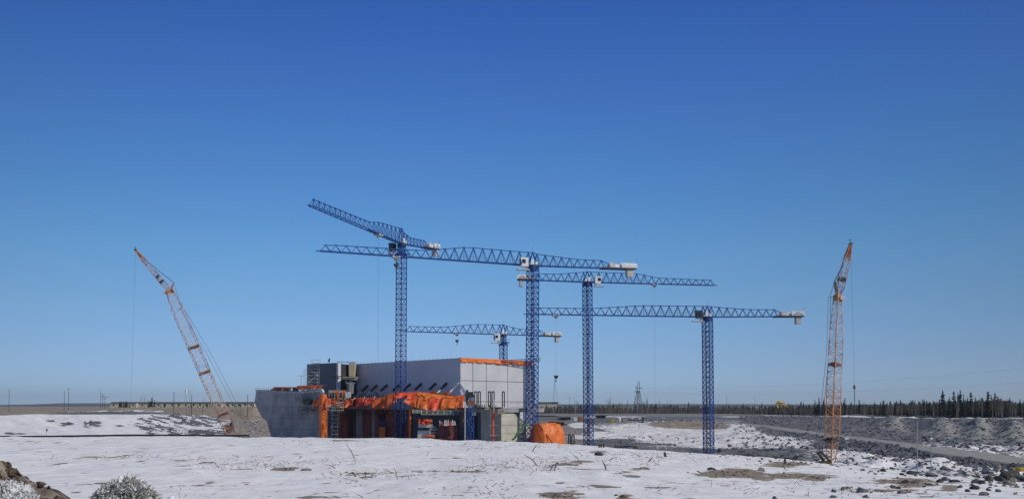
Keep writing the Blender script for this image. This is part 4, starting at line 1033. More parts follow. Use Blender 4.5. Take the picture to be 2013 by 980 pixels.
# pipes, posts
def pipe(label, pts, r_, m_, name='pipe', cat='pipe', group=None):
    m = MB(); m.tube([P(*p) for p in pts], r_, 10); return tag(m.build(name, m_, smooth=False), label, cat, group)
pipe('tall orange pipe bent over at the top, left of the open bay', [(826, 800.5, 220), (810, 801, 220.5), (806.5, 804, 220.5), (806, 880, 220.5)], .32, 'tarp')
pipe('upright red orange pipe among the dark bays at the right', [(969, 807, 207), (969, 885, 207)], .27, 'tarpred')
pipe('thin white downpipe bent at the top, left of the small blue mast', [(918.5, 791, 209), (915, 795, 209), (914, 800, 209), (914, 880, 209)], .13, 'offwhite')
pipe('thin rusty pipe left of the white downpipe', [(910.5, 803, 212), (910.5, 836, 212)], .12, 'rust')
pipe('white post beside the red pipe', [(970.5, 785, 208), (970.5, 806, 208)], .14, 'offwhite', 'post', 'post')
m = MB(); m.beam(P(960, 835, 206.5), P(980, 835, 206.5), .1); m.beam(P(963, 855, 206.5), P(980, 855, 206.5), .18); m.beam(P(964, 800, 206.9), P(965, 870, 206.9), .08)
tag(m.build('pipe_support', 'galv'), 'thin grey cross bars behind the red orange pipe', 'pipe support')
def slats(x0, x1, y0, y1, n, d, label, m_='timber'):
    m = MB()
    for k in range(n):
        y = y0+(y1-y0)*(k+.5)/n; m.prism([P(x0, y+.9, d), P(x1, y+.9, d), P(x1, y-.9, d), P(x0, y-.9, d)], Vector((0, 1.2, 0)))
    m.prism([P(x0+.5, y1, d+.3), P(x1-.5, y1, d+.3), P(x1-.5, y0, d+.3), P(x0+.5, y0, d+.3)], Vector((0, .8, 0)))
    return tag(m.build('timber_stack', m_), label, 'timber stack', 'stacked pale boards')
slats(928, 936, 804, 816, 4, 208.5, 'pale boards stacked beside the small blue mast')
slats(978.5, 991.5, 803.5, 813, 3, 206.0, 'pale boards stacked against the sloping beige abutment')
slats(953, 962, 799, 805, 2, 207.5, 'pale boards between the upright black frames')
# box and blue rack left of tall mast
bx_ = thing('site_cabinet', PK(750.5, 862, KF-1.6), 'orange wrapped cabinet under a blue steel rack, left of the tallest mast', 'cabinet')
a = PK(744.5, 850, KF-1.8); b = PK(757, 850, KF-1.8)
o = drape('cover', '', a, b, zrow(838, 240), zrow(838, 240), zrow(875, 240), zrow(875, 240), 1.5, 'tarp', 97, amp=.12, slope=.05)
for k_ in ('label', 'category', 'group'):
    if k_ in o: del o[k_]
o.parent = bx_; o.location = Vector(o.location)-Vector(bx_.location)
m = MB()
for x in (745, 750, 756): m.beam(PK(x, 840, KF-1.7), PK(x, 825, KF-1.7), .16)
for y in (827, 831, 835): m.beam(PK(744.5, y, KF-1.8), PK(757, y, KF-1.8), .14)
m.build('rack', 'blue', bx_)
m = MB(); m.beam(PK(742.8, 880, KF-2), PK(742.8, 825, KF-2), .12); m.build('post', 'rust', bx_)
scaffold('scaffold_tower', 'grey scaffold tower standing in the snow, right of the tall orange column', (650.5, 663), 795, 884, 229, 2.0, 2.0, stairs=False, r=.05)
# ring platform above that tower and machinery
m = MB()
for y, w_ in ((794, .10), (800, .14), (806, .16)):
    c = P(659, y, 231); n = 14; rr_ = 2.1
    for i in range(n):
        t0, t1 = 2*math.pi*i/n, 2*math.pi*(i+1)/n
        m.beam(c+Vector((rr_*math.cos(t0), rr_*math.sin(t0), 0)), c+Vector((rr_*math.cos(t1), rr_*math.sin(t1), 0)), w_)
for i in range(7):
    t0 = 2*math.pi*i/7; c0_, c1_ = P(659, 794, 231), P(659, 807, 231); o_ = Vector((2.1*math.cos(t0), 2.1*math.sin(t0), 0)); m.beam(c0_+o_, c1_+o_, .1)
for y in (791, 795, 799): m.beam(P(661, y, 228.8), P(674, y-1, 228.8), .14, .25)
tag(m.build('ring_platform', 'timber'), 'rounded railed platform at the top of the grey scaffold tower', 'platform')
fr = thing('form_carrier', P(665, 785, 240), 'timber and steel formwork carrier with orange rams above the scaffold tower', 'formwork')
m = MB()
for y in (767.5, 770, 783): m.beam(P(646, y, 240), P(680, y, 240), .22, .3)
for x in (647, 652, 658, 667, 673, 679): m.beam(P(x, 787, 240), P(x, 767, 240), .18)
m.build('timber_frame', 'timber', fr)
m = MB()
for x0, x1 in ((662, 665), (676, 674)): m.beam(P(x0, 766, 239), P(x1, 786, 239), .42)
m.build('ram', 'tarpdark', fr)
m = MB()
for x in range(648, 690, 3): m.prism([P(x, 786, 241), P(x+1.6, 786, 241), P(x+1.6, 771, 241), P(x, 771, 241)], Vector((0, .6, 0)))
m.build('form_panel', 'black', fr)
m = MB(); m.box(P(684.5, 775, 238), 1.3, 1.0, 1.5); m.box(P(682, 781.5, 237), .8, .8, .35); m.build('white_box', 'offwhite', fr)
# inclined braces against the shaded face
for k, (x, y) in enumerate(((723.5, 757), (741.5, 756.5), (761, 756), (785, 755.5), (806.5, 754.5), (828.5, 753.5), (856.5, 753), (878.5, 752.5), (902, 752))):
    t = PK(x, y, K_L)+NL*.1; bt = t+NL*6.2+Vector((0, 0, -5.0)); md = t+(bt-t)*.36
    r_ = thing('wall_brace', bt, ord_[k]+' inclined brace from the left along the shaded wall', 'brace', 'inclined braces on the shaded wall')
    m = MB(); m.beam(md, bt, .32); m.build('brace_tube', 'offwhite', r_)
    if k < 8:
        m = MB(); m.beam(t, md, .62, .5); m.build('brace_head', 'black', r_)
    else:
        m = MB(); m.beam(t, md, .32); m.build('brace_head', 'offwhite', r_)

# small blue hoist mast
hm_ = thing('hoist_mast', P(924, 872, 206.5), 'small dark blue lattice mast with a dark head at the right end of the tarps', 'hoist mast')
m = MB(); lattice(m, P(925, 885, 206.5), P(924.5, 775, 206.5), 1.15, 1.15, Vector((.82, .57, 0)), Vector((-.57, .82, 0)), .16, .09, 1.9, 'z'); m.build('mast', 'blue', hm_)
m = MB(); m.box(P(923, 775, 206), 1.5, 1.4, 1.3); m.box(P(918.5, 779, 206), .5, .5, 3.2)
for x in (915.5, 917.5, 920, 927, 930): m.beam(P(x, 780, 206), P(x, 770+rnd.uniform(-2, 2), 206), .12)
m.beam(P(914, 777.5, 205.5), P(932, 777.5, 205.5), .14); m.build('head_frame', 'black', hm_)
m = MB(); m.box(P(926.5, 792, 205.6), 1.7, 1.2, 1.0); m.build('motor', 'rust', hm_)
m = MB(); m.beam(P(932, 777, 206), P(932, 800, 206), .08); m.build('guide_rod', 'galv', hm_)
# upright black frames
for k, (x, yb_, w_) in enumerate(((935.3, 800, 4.4), (942.2, 803, 4.0), (962.2, 803, 4.4), (969.3, 802, 4.2), (989.5, 800, 4.0))):
    d_ = 210.5; m = MB()
    for q in (-w_/2, w_/2): m.beam(P(x+q, yb_, d_), P(x+q, 769, d_), .25, .3)
    m.beam(P(x-w_/2-.3, 769.3, d_), P(x+w_/2+.3, 769.3, d_), .3, .3)
    for y in range(775, int(yb_), 7): m.beam(P(x+w_/2-.2, y, d_), P(x+w_/2+1.0, y, d_), .12)
    m.beam(P(x-w_/2, yb_-5, d_), P(x+w_/2, yb_-5, d_), .12)
    tag(m.build('upright_frame', 'black'), ord_[k]+' tall narrow black frame from the left, against the pale end wall', 'steel frame', 'tall black frames on the deck')
m = MB()
for i in range(24):
    x = 930+i*2.5; q = P(x, 803, 209); m.beam(q, q+Vector((0, 0, rnd.uniform(.3, 1.1))), rnd.uniform(.08, .3))
m.prism([P(934, 803, 208), P(985, 803, 208), P(985, 799.5, 208), P(934, 799.5, 208)], Vector((0, 2, 0)))
tag(m.build('deck_formwork', 'black'), 'low dark formwork around the feet of the black frames', 'formwork')
# sloping beige abutment
KA = 209.9
ab = thing('abutment', PR(1010, 866, KA), 'beige concrete abutment with a sloping top beside the nearest crane mast', 'concrete abutment')
m = MB(); m.prism([PR(x, y, KA) for x, y in ((985.5, 900), (985.5, 818.3), (1017, 818.3), (1035, 829.5), (1047, 838), (1047, 900))], -NRt*7); m.build('lower_block', 'conclight', ab)
m = MB(); m.prism([PR(x, y, KA)-NRt*.05 for x, y in ((985.5, 818.0), (985.5, 802), (999.5, 802), (1014, 815.0), (1016.7, 818.0))], -NRt*7); m.build('upper_block', 'conclight', ab)
m = MB()
for y in (835, 851): m.beam(PR(986, y, KA)+NRt*.02, PR(1046, y, KA)+NRt*.02, .04, .05)
m.build('pour_joint', 'darkconc', ab)
scaffold('wall_scaffold', 'thin grey scaffold in front of the pale end wall above the abutment', (1003, 1034), 786, 830, 229, 2.2, 2.0, stairs=False, r=.045)
# green placing boom and black props
m = MB(); pts = [(1008.5, 863, 206), (1014, 857, 206), (1018, 848, 206), (1026, 840, 206), (1036, 831, 206)]
for i in range(4): m.beam(P(*pts[i]), P(*pts[i+1]), .5, .42)
m.beam(P(1013, 856, 205.8), P(1018, 857, 205.8), .35); m.tube([P(1010, 861, 205.6), P(1018, 846, 205.6), P(1036, 829.5, 205.6)], .1, 6)
gb = thing('placing_boom', P(1016, 868, 206), 'folded green boom arm in front of the beige abutment', 'boom arm'); m.build('arm', 'green', gb)
m = MB(); m.beam(P(1017, 857, 206), P(1034, 864.5, 206), .2); m.beam(P(1006, 864, 206), P(1012, 861, 206), .3); m.build('outrigger', 'black', gb)

# orange round tent right of the nearest mast
def tent():
    c0, c1 = P(1056, 872, 208.5), P(1100, 872, 213); e = c1-c0; e.z = 0; Ln = e.length; u_ = e/Ln; nv = Vector((u_.y, -u_.x, 0)); 
    if nv.y > 0: nv = -nv
    zb = zrow(880, 212); zt = zrow(831, 212); hh = zt-zb; n, k = 46, 34; mb = MB()
    for i in range(n+1):
        t = i/n; sc = 1-.10*max(0, (t-.55)/.45)**2-.85*max(0, (t-.93)/.07)**2*.35-.1*max(0, .2-t)*5*.5
        for j_ in range(k+1):
            a_ = math.pi*j_/k; w_ = fb1(t*7+3, a_*2.5, 7, 4)-.5; w2 = fb1(t*3+a_*2, a_*9., 17, 3)-.5
            r_ = (1+.16*w_+.13*w2)*sc; ca_, sa_ = math.cos(a_), math.sin(a_)
            sx = math.copysign(abs(ca_)**.62, ca_)*2.6*r_; sz = abs(sa_)**.62*hh*r_
            mb.v.append(tuple(c0+u_*(Ln*t)+nv*sx+Vector((0, 0, sz+zb-c0.z))))
    for i in range(n):
        for j_ in range(k): q = i*(k+1)+j_; mb.f.append((q, q+1, q+k+2, q+k+1))
    mb.f.append(tuple(range(k, -1, -1))); mb.f.append(tuple(n*(k+1)+j_ for j_ in range(k+1)))
    tag(mb.build('tarp_tent', 'tarp', smooth=True), 'rounded bright orange tent just right of the nearest crane mast', 'tent')
tent()
m = MB(); m.beam(P(1057, 832, 207), P(1086, 870, 207), .16, .25); tag(m.build('raking_prop', 'black'), 'thin dark prop leaning across the rounded orange tent', 'prop')
for k, x in enumerate((1119.5, 1126.5)):
    m = MB(); d_ = 160; w_ = 1.9+k*.2; pts = [P(x-w_, 880, d_)]+[P(x-w_*math.cos(t*math.pi/8), 856-3.0*math.sin(t*math.pi/8), d_) for t in range(9)]+[P(x+w_, 880, d_)]
    m.tube(pts, .12, 8); tag(m.build('bent_pipe', 'black' if k == 0 else 'rockdark'), ('left black hoop of bent pipe beyond the snow edge', 'right black hoop of bent pipe beyond the snow edge')[k], 'bent pipe', 'black pipe hoops')

# long black pipe along the edge of the snow on the left
m = MB(); pts = []
for i in range(60):
    px_ = -330+i*13.9; y_ = np.interp(px_, [-400, 0, 75, 250, 520], [858.5, 857.3, 857.3, 854.6, 855.6]); pts.append(P(px_, y_+.15*math.sin(i*1.7), 156))
m.tube(pts, .17, 8)
for x in (-200, -40, 120, 300, 470): q = P(x, 857, 156); m.beam(Vector((q.x, q.y, q.z-3)), Vector((q.x, q.y, q.z)), .2)
tag(m.build('pipeline', 'black'), 'long black pipe lying beyond the snow edge at the left', 'pipeline')

# ------------------------------------------------------------------ small things on the far ground
def gbox(name, label, cat, x0, x1, y0, y1, d, m_, depth=2.4, group=None, extra=None):
    d = hit((x0+x1)/2, y1, 250, 520).y
    a, b = P(x0, y1, d), P(x1, y1, d); z1 = P(x0, y0, d).z
    g = min(ground(a.x, d), ground(b.x, d)); z0 = min(a.z, max(g, a.z-3))
    root = thing(name, Vector(((a.x+b.x)/2, d, z0)), label, cat, group)
    m = MB(); m.prism([Vector((a.x, d, z0+.15)), Vector((b.x, d, z0+.15)), Vector((b.x, d+depth, z0+.15)), Vector((a.x, d+depth, z0+.15))], Vector((0, 0, z1-z0-.15))); m.build('body', m_, root)
    m = MB(); w_ = b.x-a.x
    for i in range(max(2, int(w_/.6))):
        x = a.x+w_*(i+.5)/max(2, int(w_/.6)); m.beam(Vector((x, d-.03, z0+.3)), Vector((x, d-.03, z1-.1)), .07)
    m.box(((a.x+b.x)/2, d+depth/2, z1+.05), w_+.1, depth+.1, .1); m.build('frame', m_ if m_ != 'white' else 'offwhite', root)
    m = MB(); m.box((a.x+w_*.25, d-.04, z0+.15+(z1-z0)*.42), w_*.16, .05, (z1-z0)*.7); m.build('door', 'roofdark', root)
    m = MB()
    for q in (.15, .85): m.box((a.x+w_*q, d+depth/2, z0+.05), .3, depth, .25)
    m.build('skid', 'black', root); return root
DC = 435
gbox('tank_trailer', 'white tank trailer left of the brown container beyond the pit', 'trailer', 1123, 1135.5, 819, 826, DC, 'white')
gbox('container', 'brown container beside the white tank trailer', 'container', 1136, 1146, 818.5, 828, DC-10, 'brownbox')
gbox('container', 'small yellow container left of the upright white tank', 'container', 1198, 1208.5, 824, 829.5, 420, 'yellow')
gbox('container', 'tan container right of the upright white tank', 'container', 1221.5, 1233, 824, 829.5, 420, 'timber')
for k, (x0, x1) in enumerate(((1239.5, 1245), (1246, 1251), (1252, 1262))):
    gbox('site_trailer', ('leftmost of three white site trailers beyond the pit', 'middle one of three white site trailers beyond the pit', 'rightmost and longest of three white site trailers beyond the pit')[k], 'trailer', x0, x1, 820, 824, 455, 'white', group='white site trailers')
for k, (x0, x1) in enumerate(((1300, 1303.5), (1304.5, 1307.5))):
    gbox('utility_box', ('left of two small white utility boxes', 'right of two small white utility boxes')[k], 'utility box', x0, x1, 820, 825.5, 445, 'offwhite', depth=1)
dT = hit(1216, 829, 250, 520).y-1.2; t_ = thing('storage_tank', P(1216, 829, dT), 'upright round white tank between two containers', 'tank'); m = MB(); q = P(1216, 829.2, dT); zt_ = P(1216, 820, dT).z; m.cyl(q, Vector((q.x, q.y, zt_)), .95, .95, 18); m.cyl(Vector((q.x, q.y, zt_)), Vector((q.x, q.y, zt_+.2)), .95, .5, 18); m.build('shell', 'white', t_)
m = MB(); m.beam(q+Vector((.2, -1.05, 0)), q+Vector((.2, -1.05, 2)), .12); m.build('ladder', 'black', t_)
def clutter(x0, x1, y0, y1, d, n, m_, label, cat, seed, name='material_pile'):
    d = hit((x0+x1)/2, y1, 200, 560).y; rr = random.Random(seed); m = MB()
    for i in range(n):
        p_ = P(rr.uniform(x0, x1), rr.uniform(y0+1, y1), d-1+rr.uniform(-1, 1)); l = rr.uniform(.8, 3.2)
        m.beam(p_, p_+Vector((l, rr.uniform(-.8, .8), rr.uniform(-.25, .25))), rr.uniform(.2, .5))
    m.beam(P(x0, y1, d), P(x1, y1, d), .6)
    return tag(m.build(name, m_), label, cat)
clutter(1070, 1104, 829, 836, 300, 46, 'black', 'dark pile of long beams behind the orange tent', 'beam pile', 1)
clutter(1076, 1098, 827, 830, 302, 14, 'rust', 'rusty beams lying on the dark pile behind the orange tent', 'beam pile', 2)
clutter(1095, 1122, 819, 825, 430, 40, 'black', 'dark stacked material left of the white tank trailer', 'material pile', 3)
clutter(1168, 1184, 815, 821, 470, 40, 'black', 'dark stacked material just right of the second crane mast', 'material pile', 4)
clutter(1038, 1090, 815.5, 818, 450, 26, 'rockdark', 'low dark line of material behind the orange tent', 'material pile', 5)
m = MB()
a, b = hit(1236, 826.2, 250, 520), hit(1400, 826.6, 250, 520)
for i in range(70):
    q = a+(b-a)*(i/70); m.box(q+Vector((0, rnd.uniform(-.5, .5), rnd.uniform(-.2, .1))), rnd.uniform(.4, .62), .6, rnd.uniform(.5, .9))
tag(m.build('rock_berm', 'rockdark'), 'thin dark line of blocks along the far haul road', 'barrier')
for k, x in enumerate((1262.3, 1265)):
    m = MB(); dq = hit(x, 830.5, 250, 520).y; m.beam(P(x, 831, dq), P(x, 821.5, dq), .35, .3); m.box(P(x, 821, dq), .6, .5, .5); tag(m.build('gate_post', 'black'), ('left dark post in front of the white site trailers', 'right dark post in front of the white site trailers')[k], 'post')

# camp buildings on the left horizon
def camp(x0, x1, d, label, seed):
    a, b = P(x0, 797, d), P(x1, 797, d); zt = P(x0, 791.2, d).z; g = min(ground(a.x, d), ground(b.x, d))-.2
    root = thing('camp_building', Vector(((a.x+b.x)/2, d, g)), label, 'building', 'beige camp buildings'); h_ = zt-g
    w_ = b.x-a.x
    m = MB(); m.box(((a.x+b.x)/2, d+4, g+h_/2), w_, 8, h_); m.build('wall', 'beige', root)
    m = MB(); m.prism([Vector((a.x-.4, d-.5, zt)), Vector((a.x-.4, d+8.5, zt)), Vector((a.x-.4, d+4, zt+.7))], Vector((w_+.8, 0, 0))); m.build('roof', 'roofdark', root)
    n = max(2, min(int(w_/4), 14))
    for i in range(n):
        m = MB(); m.box((a.x+w_*(i+.5)/n, d-.03, g+h_*.55), 1.1, .08, 1.2); m.build('window', 'glass', root)
for k, (x0, x1, d) in enumerate(((217, 268, 640), (272, 303, 620), (305, 372, 610), (375, 436, 612), (440, 500, 600))):
    camp(x0, x1, d, ('low beige camp building farthest left, behind the dark spruce clump', 'short beige camp building left of the tall dead trees', 'long beige camp building below the white flag', 'long beige camp building left of the leaning boom', 'beige camp building between the leaning boom and the grey wall')[k], k)
camp(1058, 1096, 640, 'low beige camp building beyond the orange tent', 9)
def pole(px, y0, y1, d, label, arm=None, r_=.13, name='utility_pole', lean=0, cat='utility pole', mt='wood', group='poles on the horizon'):
    b = P(px, y1, d); g = ground(b.x, d); t = P(px+lean, y0, d)
    root = thing(name, Vector((b.x, d, g)), label, cat, group)
    m = MB(); m.cyl(Vector((b.x, d, g)), t, r_, r_*.7, 7); m.build('post', mt, root)
    if arm:
        m = MB()
        for q in arm: m.beam(t+Vector((-q[0], 0, -q[1])), t+Vector((q[0], 0, -q[1])), .14)
        m.build('cross_arm', mt, root)
    return root
pole(18, 763, 797, 430, 'lone pole at the far left of the horizon')
pole(126.5, 768, 797, 430, 'shorter of two bare poles at the left'); pole(135, 762, 797, 440, 'taller of two bare poles at the left', [(.8, .3)])
pole(198, 766, 797, 520, 'tallest pole of the group of three left of the camp'); pole(202, 774, 797, 520, 'middle pole with two arms, group of three left of the camp', [(1.2, .3), (1, 1.2)]); pole(206, 778, 797, 520, 'pole with a wide arm, right in the group of three', [(2.5, .6), (1.4, 1.6)])
fl = pole(362.5, 764, 797, 400, 'flagpole with a white flag left of the leaning boom', name='flagpole', cat='flagpole', mt='galv', r_=.09)
m = MB(); n_f = 8
for i in range(n_f+1):
    q = P(362.5, 763.5, 400)+Vector((.25*i, .25*math.sin(i*1.3), 0)); m.v += [tuple(q+Vector((0, -.02, -1.6-.06*i))), tuple(q+Vector((0, -.02, -.1)))]
for i in range(n_f): m.f.append((2*i, 2*i+2, 2*i+3, 2*i+1))
fo = m.build('flag', 'white', fl); fo.modifiers.new('t', 'SOLIDIFY').thickness = .04
for k, (x, y0, nm) in enumerate(((342, 770, 'pole between the camp buildings, left of the white flag'), (366, 775, 'short pole right beside the flagpole'), (373.5, 767, 'thin tall pole right of the flagpole'), (377, 775, 'short thick pole right of the flagpole'), (398, 778, 'slightly leaning thin pole left of the boom'), (487, 775, 'pole left of the grey wall'))):
    pole(x, y0, 797, 400, nm, lean=1.5 if k == 4 else 0, r_=.16 if k in (0, 3, 5) else .08)
pole(1119.5, 781, 812, 560, 'lamp pole beyond the orange tent', [(1.6, 0)], r_=.12, name='lamp_pole', cat='lamp pole'); pole(1130, 779, 812, 560, 'thin pole beyond the orange tent', r_=.07)
pole(1134, 786, 812, 560, 'pole with a wide arm beyond the orange tent', [(1.6, 1), (.8, 2)])
pole(592, 738, 775, 300, 'floodlight pole behind the grey wall, left of the dark block', [(1.1, 0)], name='lamp_pole', cat='lamp pole', mt='galv')
# poles in the pit at the right
for k, (x, y0, y1, d, nm) in enumerate(((1803, 826, 924, 107, 'tallest grey pole standing at the pit edge on the right'), (1830, 846, 926, 107, 'shorter grey pole right of the tallest one'), (1482, 846, 886, 200, 'thin pole right of the rightmost blue crane'), (1665, 866, 910, 128, 'thin lamp pole right of the orange boom'))):
    pole(x, y0, y1, d, nm, r_=.06, mt='galv', group='poles in the pit', arm=[(.3, .15)] if k in (1, 3) else None)
m = MB(); m.box(P(1663, 861, 128), .3, .2, .26); m.box(P(1666.5, 860, 128), .24, .2, .24); m.beam(P(1662, 863, 128), P(1668, 863, 128), .08)
tag(m.build('floodlight', 'white'), 'pair of small white floodlights on the pole right of the orange boom', 'floodlight')
m = MB(); m.box(P(1831, 861, 107), .22, .2, .2); tag(m.build('floodlight', 'white'), 'single small white floodlight on the shorter grey pole', 'floodlight')
def sign(x, y0, y1, w_, d, label, m_='white'):
    root = thing('sign', P(x, y1, d), label, 'sign'); m = MB(); m.beam(P(x, y1+6, d), P(x, y0, d), .07); m.build('post', 'galv', root)
    m = MB(); a, b = P(x-w_, y0+(y1-y0)*.45, d-.06), P(x+w_, y0, d-.06); m.box((a+b)/2, b.x-a.x, .04, b.z-a.z); m.build('panel', m_, root)
sign(1843, 918.5, 928, 2.2, 104, 'small white sign among the rocks at the right pit edge')
sign(1465.5, 871, 886, 1.8, 205, 'small grey sign left of the thin pole', 'galv')
sign(1889, 918, 930, 1.2, 103, 'narrow brown marker on the right pit edge', 'rust')
q = P(92, 857, 175); ar = thing('trail_sign', q, 'small arrow shaped marker on a thin post on the left snow slope', 'sign'); m = MB(); m.beam(q-Vector((0, 0, 1)), P(92, 845, 175), .05); m.build('post', 'galv', ar)
m = MB(); m.prism([P(89.5, 846, 174.9), P(94.5, 846, 174.9), P(92, 841, 174.9)], Vector((0, .06, 0))); m.build('panel', 'rockdark', ar)
for k in range(14):
    x = [1178, 1182, 1186.5, 1209.5, 1213.5, 1217.5, 1224, 1245, 1248.5, 1252, 1256, 1260, 1264, 1270][k]; y = np.interp(x, [1160, 1400], [877.5, 890]); q = hit(x, y, 60, 134)
    m = MB(); m.beam(q-Vector((0, 0, .2)), q+Vector((rnd.uniform(-.05, .05), 0, rnd.uniform(.35, .62))), .22, .2); tag(m.build('stake', 'wood'), ord_[k]+' short dark stake from the left along the snow edge', 'stake', 'short dark stakes')

# transmission pylon
py_ = thing('transmission_pylon', P(1254, 812, 560), 'grey lattice transmission pylon standing in the forest', 'pylon')
m = MB(); base = P(1254, 815, 560); tp_ = P(1255, 768, 560)
lattice(m, base, tp_, 5.4, 1.3, Vector((.9, .43, 0)), Vector((-.43, .9, 0)), .22, .11, 2.6, 'x')
for x, y0 in ((1253.5, 749), (1257, 749), (1250.5, 757)): m.beam(P(x, 770, 560), P(x, y0, 560), .28)
m.beam(P(1253.5, 755, 560), P(1257, 755, 560), .2)
m.build('tower', 'rope', py_)
m = MB(); m.beam(P(1250, 762, 560), P(1263, 762, 560), .4); m.beam(P(1247, 769.5, 560), P(1258, 769.5, 560), .4); m.build('cross_arm', 'rope', py_)
for k, (y0, y1) in enumerate(((762, 700), (769.5, 733))):
    m = MB(); a, b = P(1262, y0, 560), P(2250, y1, 300); pv = a
    for i in range(1, 41):
        t = i/40; q = a+(b-a)*t-Vector((0, 0, 14*4*t*(1-t)*.25)); m.beam(pv, q, .028); pv = q
    tag(m.build('power_line', 'rope'), ('upper thin power line running right from the pylon', 'lower thin power line running right from the pylon')[k], 'power line')

# yellow excavator at the forest edge
ex = thing('excavator', P(1532, 815, 522), 'yellow excavator with raised arm showing above the forest edge', 'excavator'); d_ = 522
g0 = ground(P(1532, 815, d_).x, d_)
X0 = P(1532, 815, d_).x
m = MB()
for sd_ in (0, 2.4): m.prism([Vector((X0+x, d_+sd_, g0+z)) for x, z in ((-2.2,.1),(2.2,.1),(2.5,.5),(2.2,.9),(-2.2,.9),(-2.5,.5))], Vector((0, .6, 0)))
m.build('track', 'black', ex)
m = MB(); m.box((X0-.4, d_+1.5, g0+1.9), 3.8, 2.8, 1.6); m.build('body', 'yellow', ex)
m = MB(); m.box((X0+.9, d_+.6, g0+3.0), 1.4, 1.1, 1.5); m.build('cab', 'yellow', ex)
m = MB(); m.tube([P(1531, 806, d_-1), P(1526, 796, d_-1), P(1531, 789.5, d_-1), P(1538, 791.5, d_-1)], .8, 8); m.build('boom', 'yellow', ex)
m = MB(); m.beam(P(1534, 790.5, d_-1), P(1551, 800, d_-1), 1.2, 1.5, .6); m.build('stick', 'yellow', ex)
m = MB(); m.prism([P(x, y, d_-1.5) for x, y in ((1548, 799), (1553, 800.5), (1552.5, 804), (1548.5, 804.5))], Vector((0, 1, 0))); m.build('bucket', 'rust', ex)
# yellow box cut by the frame edge
m = MB(); m.box(P(2013, 922, 108), 1.5, 1.2, .42); m.box(P(1996, 919.5, 109), .9, .6, .12); tag(m.build('equipment_box', 'yellow'), 'yellow box behind the big round boulder at the right edge', 'box')

# ------------------------------------------------------------------ trees
def spruce_mesh(seed, h=1.0, dead=False):
    rr = random.Random(seed); t = MB(); c = MB()
    t.cyl((0, 0, 0), (rr.uniform(-.01, .01), 0, h), .016, .003, 6)
    n = 46 if not dead else 16; full = rr.uniform(.11, .17)
    for i in range(n):
        f_ = .16+.83*(i/n) if not dead else .3+.68*(i/n); z = h*f_; L_ = full*(1.12-f_)**.75*rr.uniform(.45, 1.15)
        if rr.random() < .12: continue
        k = 6 if not dead else 2
        a0 = rr.uniform(0, 6.28)
        for q in range(k):
            if rr.random() < .2: continue
            a_ = a0+q*6.283/k+rr.uniform(-.4, .4); l = L_*rr.uniform(.55, 1.2); dx, dy = math.cos(a_), math.sin(a_)
            p0 = Vector((0, 0, z)); p1 = Vector((dx*l, dy*l, z-l*rr.uniform(.15, .6)))
            if dead: t.beam(p0, p1, .008, .008); continue
            w_ = l*rr.uniform(.25, .4); s_ = Vector((-dy*w_, dx*w_, 0)); mid = (p0+p1)*.5+Vector((0, 0, .012)); dn = Vector((0, 0, -l*.35))
            k0 = len(c.v); c.v += [tuple(p0+Vector((0, 0, .02))), tuple(mid+s_), tuple(p1), tuple(mid-s_), tuple(mid+dn)]
            c.f += [(k0, k0+1, k0+2), (k0, k0+2, k0+3), (k0, k0+4, k0+2), (k0+1, k0+4, k0+3)]
    if not dead: c.cyl((0, 0, h*.9), (0, 0, h*1.03), .014, .002, 5)
    return t, c
def bare_mesh(seed, h=1.0):
    rr = random.Random(seed); t = MB(); c = MB()
    lean = Vector((rr.uniform(-.04, .04), 0, h)); t.cyl((0, 0, 0), lean, .013, .004, 6)
    for i in range(34):
        f_ = rr.uniform(.3, .98); p0 = lean*f_; a_ = rr.uniform(0, 6.28); l = rr.uniform(.08, .2)*(1.25-f_)
        p1 = p0+Vector((math.cos(a_)*l, math.sin(a_)*l, l*rr.uniform(.7, 1.6))); c.beam(p0, p1, .006, .006, .3)
        for q in range(4):
            g_ = p0+(p1-p0)*rr.uniform(.3, 1); c.beam(g_, g_+Vector((rr.uniform(-.06, .06), rr.uniform(-.05, .05), rr.uniform(.02, .09))), .004, .004, .3)
    return t, c
tmesh = {}
def getmesh(kind, v):
    key = (kind, v)
    if key not in tmesh:
        t, c = (spruce_mesh(100+v) if kind == 'spruce' else spruce_mesh(200+v, dead=True) if kind == 'dead' else bare_mesh(300+v))
        out_ = []
        for nm, b_, mt in (('trunk', t, {'spruce': 'bark', 'dead': 'twig', 'bare': 'birchbark'}[kind]), ('crown', c, 'needle' if kind == 'spruce' else 'twig')):
            if not b_.v: out_.append(None); continue
            me_ = bpy.data.meshes.new(nm); me_.from_pydata(b_.v, [], b_.f); me_.materials.append(M[mt]); out_.append(me_)
        tmesh[key] = out_
    return tmesh[key]
NMK = {'spruce': 'spruce_tree', 'dead': 'dead_tree', 'bare': 'bare_tree'}
def tree(kind, px, ytop, d, label, group, wide=1., v=None):
    q = P(px, ytop, d); g = ground(q.x, d); hgt_ = max(1.5, q.z-g)
    v = rnd.randrange(6) if v is None else v; mt, mc = getmesh(kind, v)
    r_ = thing(NMK[kind], (q.x, d, g-.1), label, 'tree', group); s_ = hgt_; r_.rotation_euler.z = rnd.uniform(0, 6.28)
    r_.scale = (s_*wide, s_*wide, s_)
    for nm, me_ in (('trunk', mt), ('crown', mc)):
        if me_ is None: continue
        o = bpy.data.objects.new(nm, me_); col.objects.link(o); o.parent = r_
    return r_
def rimd(px): return float(np.interp(px, cpx, KD[:, 14]))+6
GS = 'spruces rising above the forest on the right'
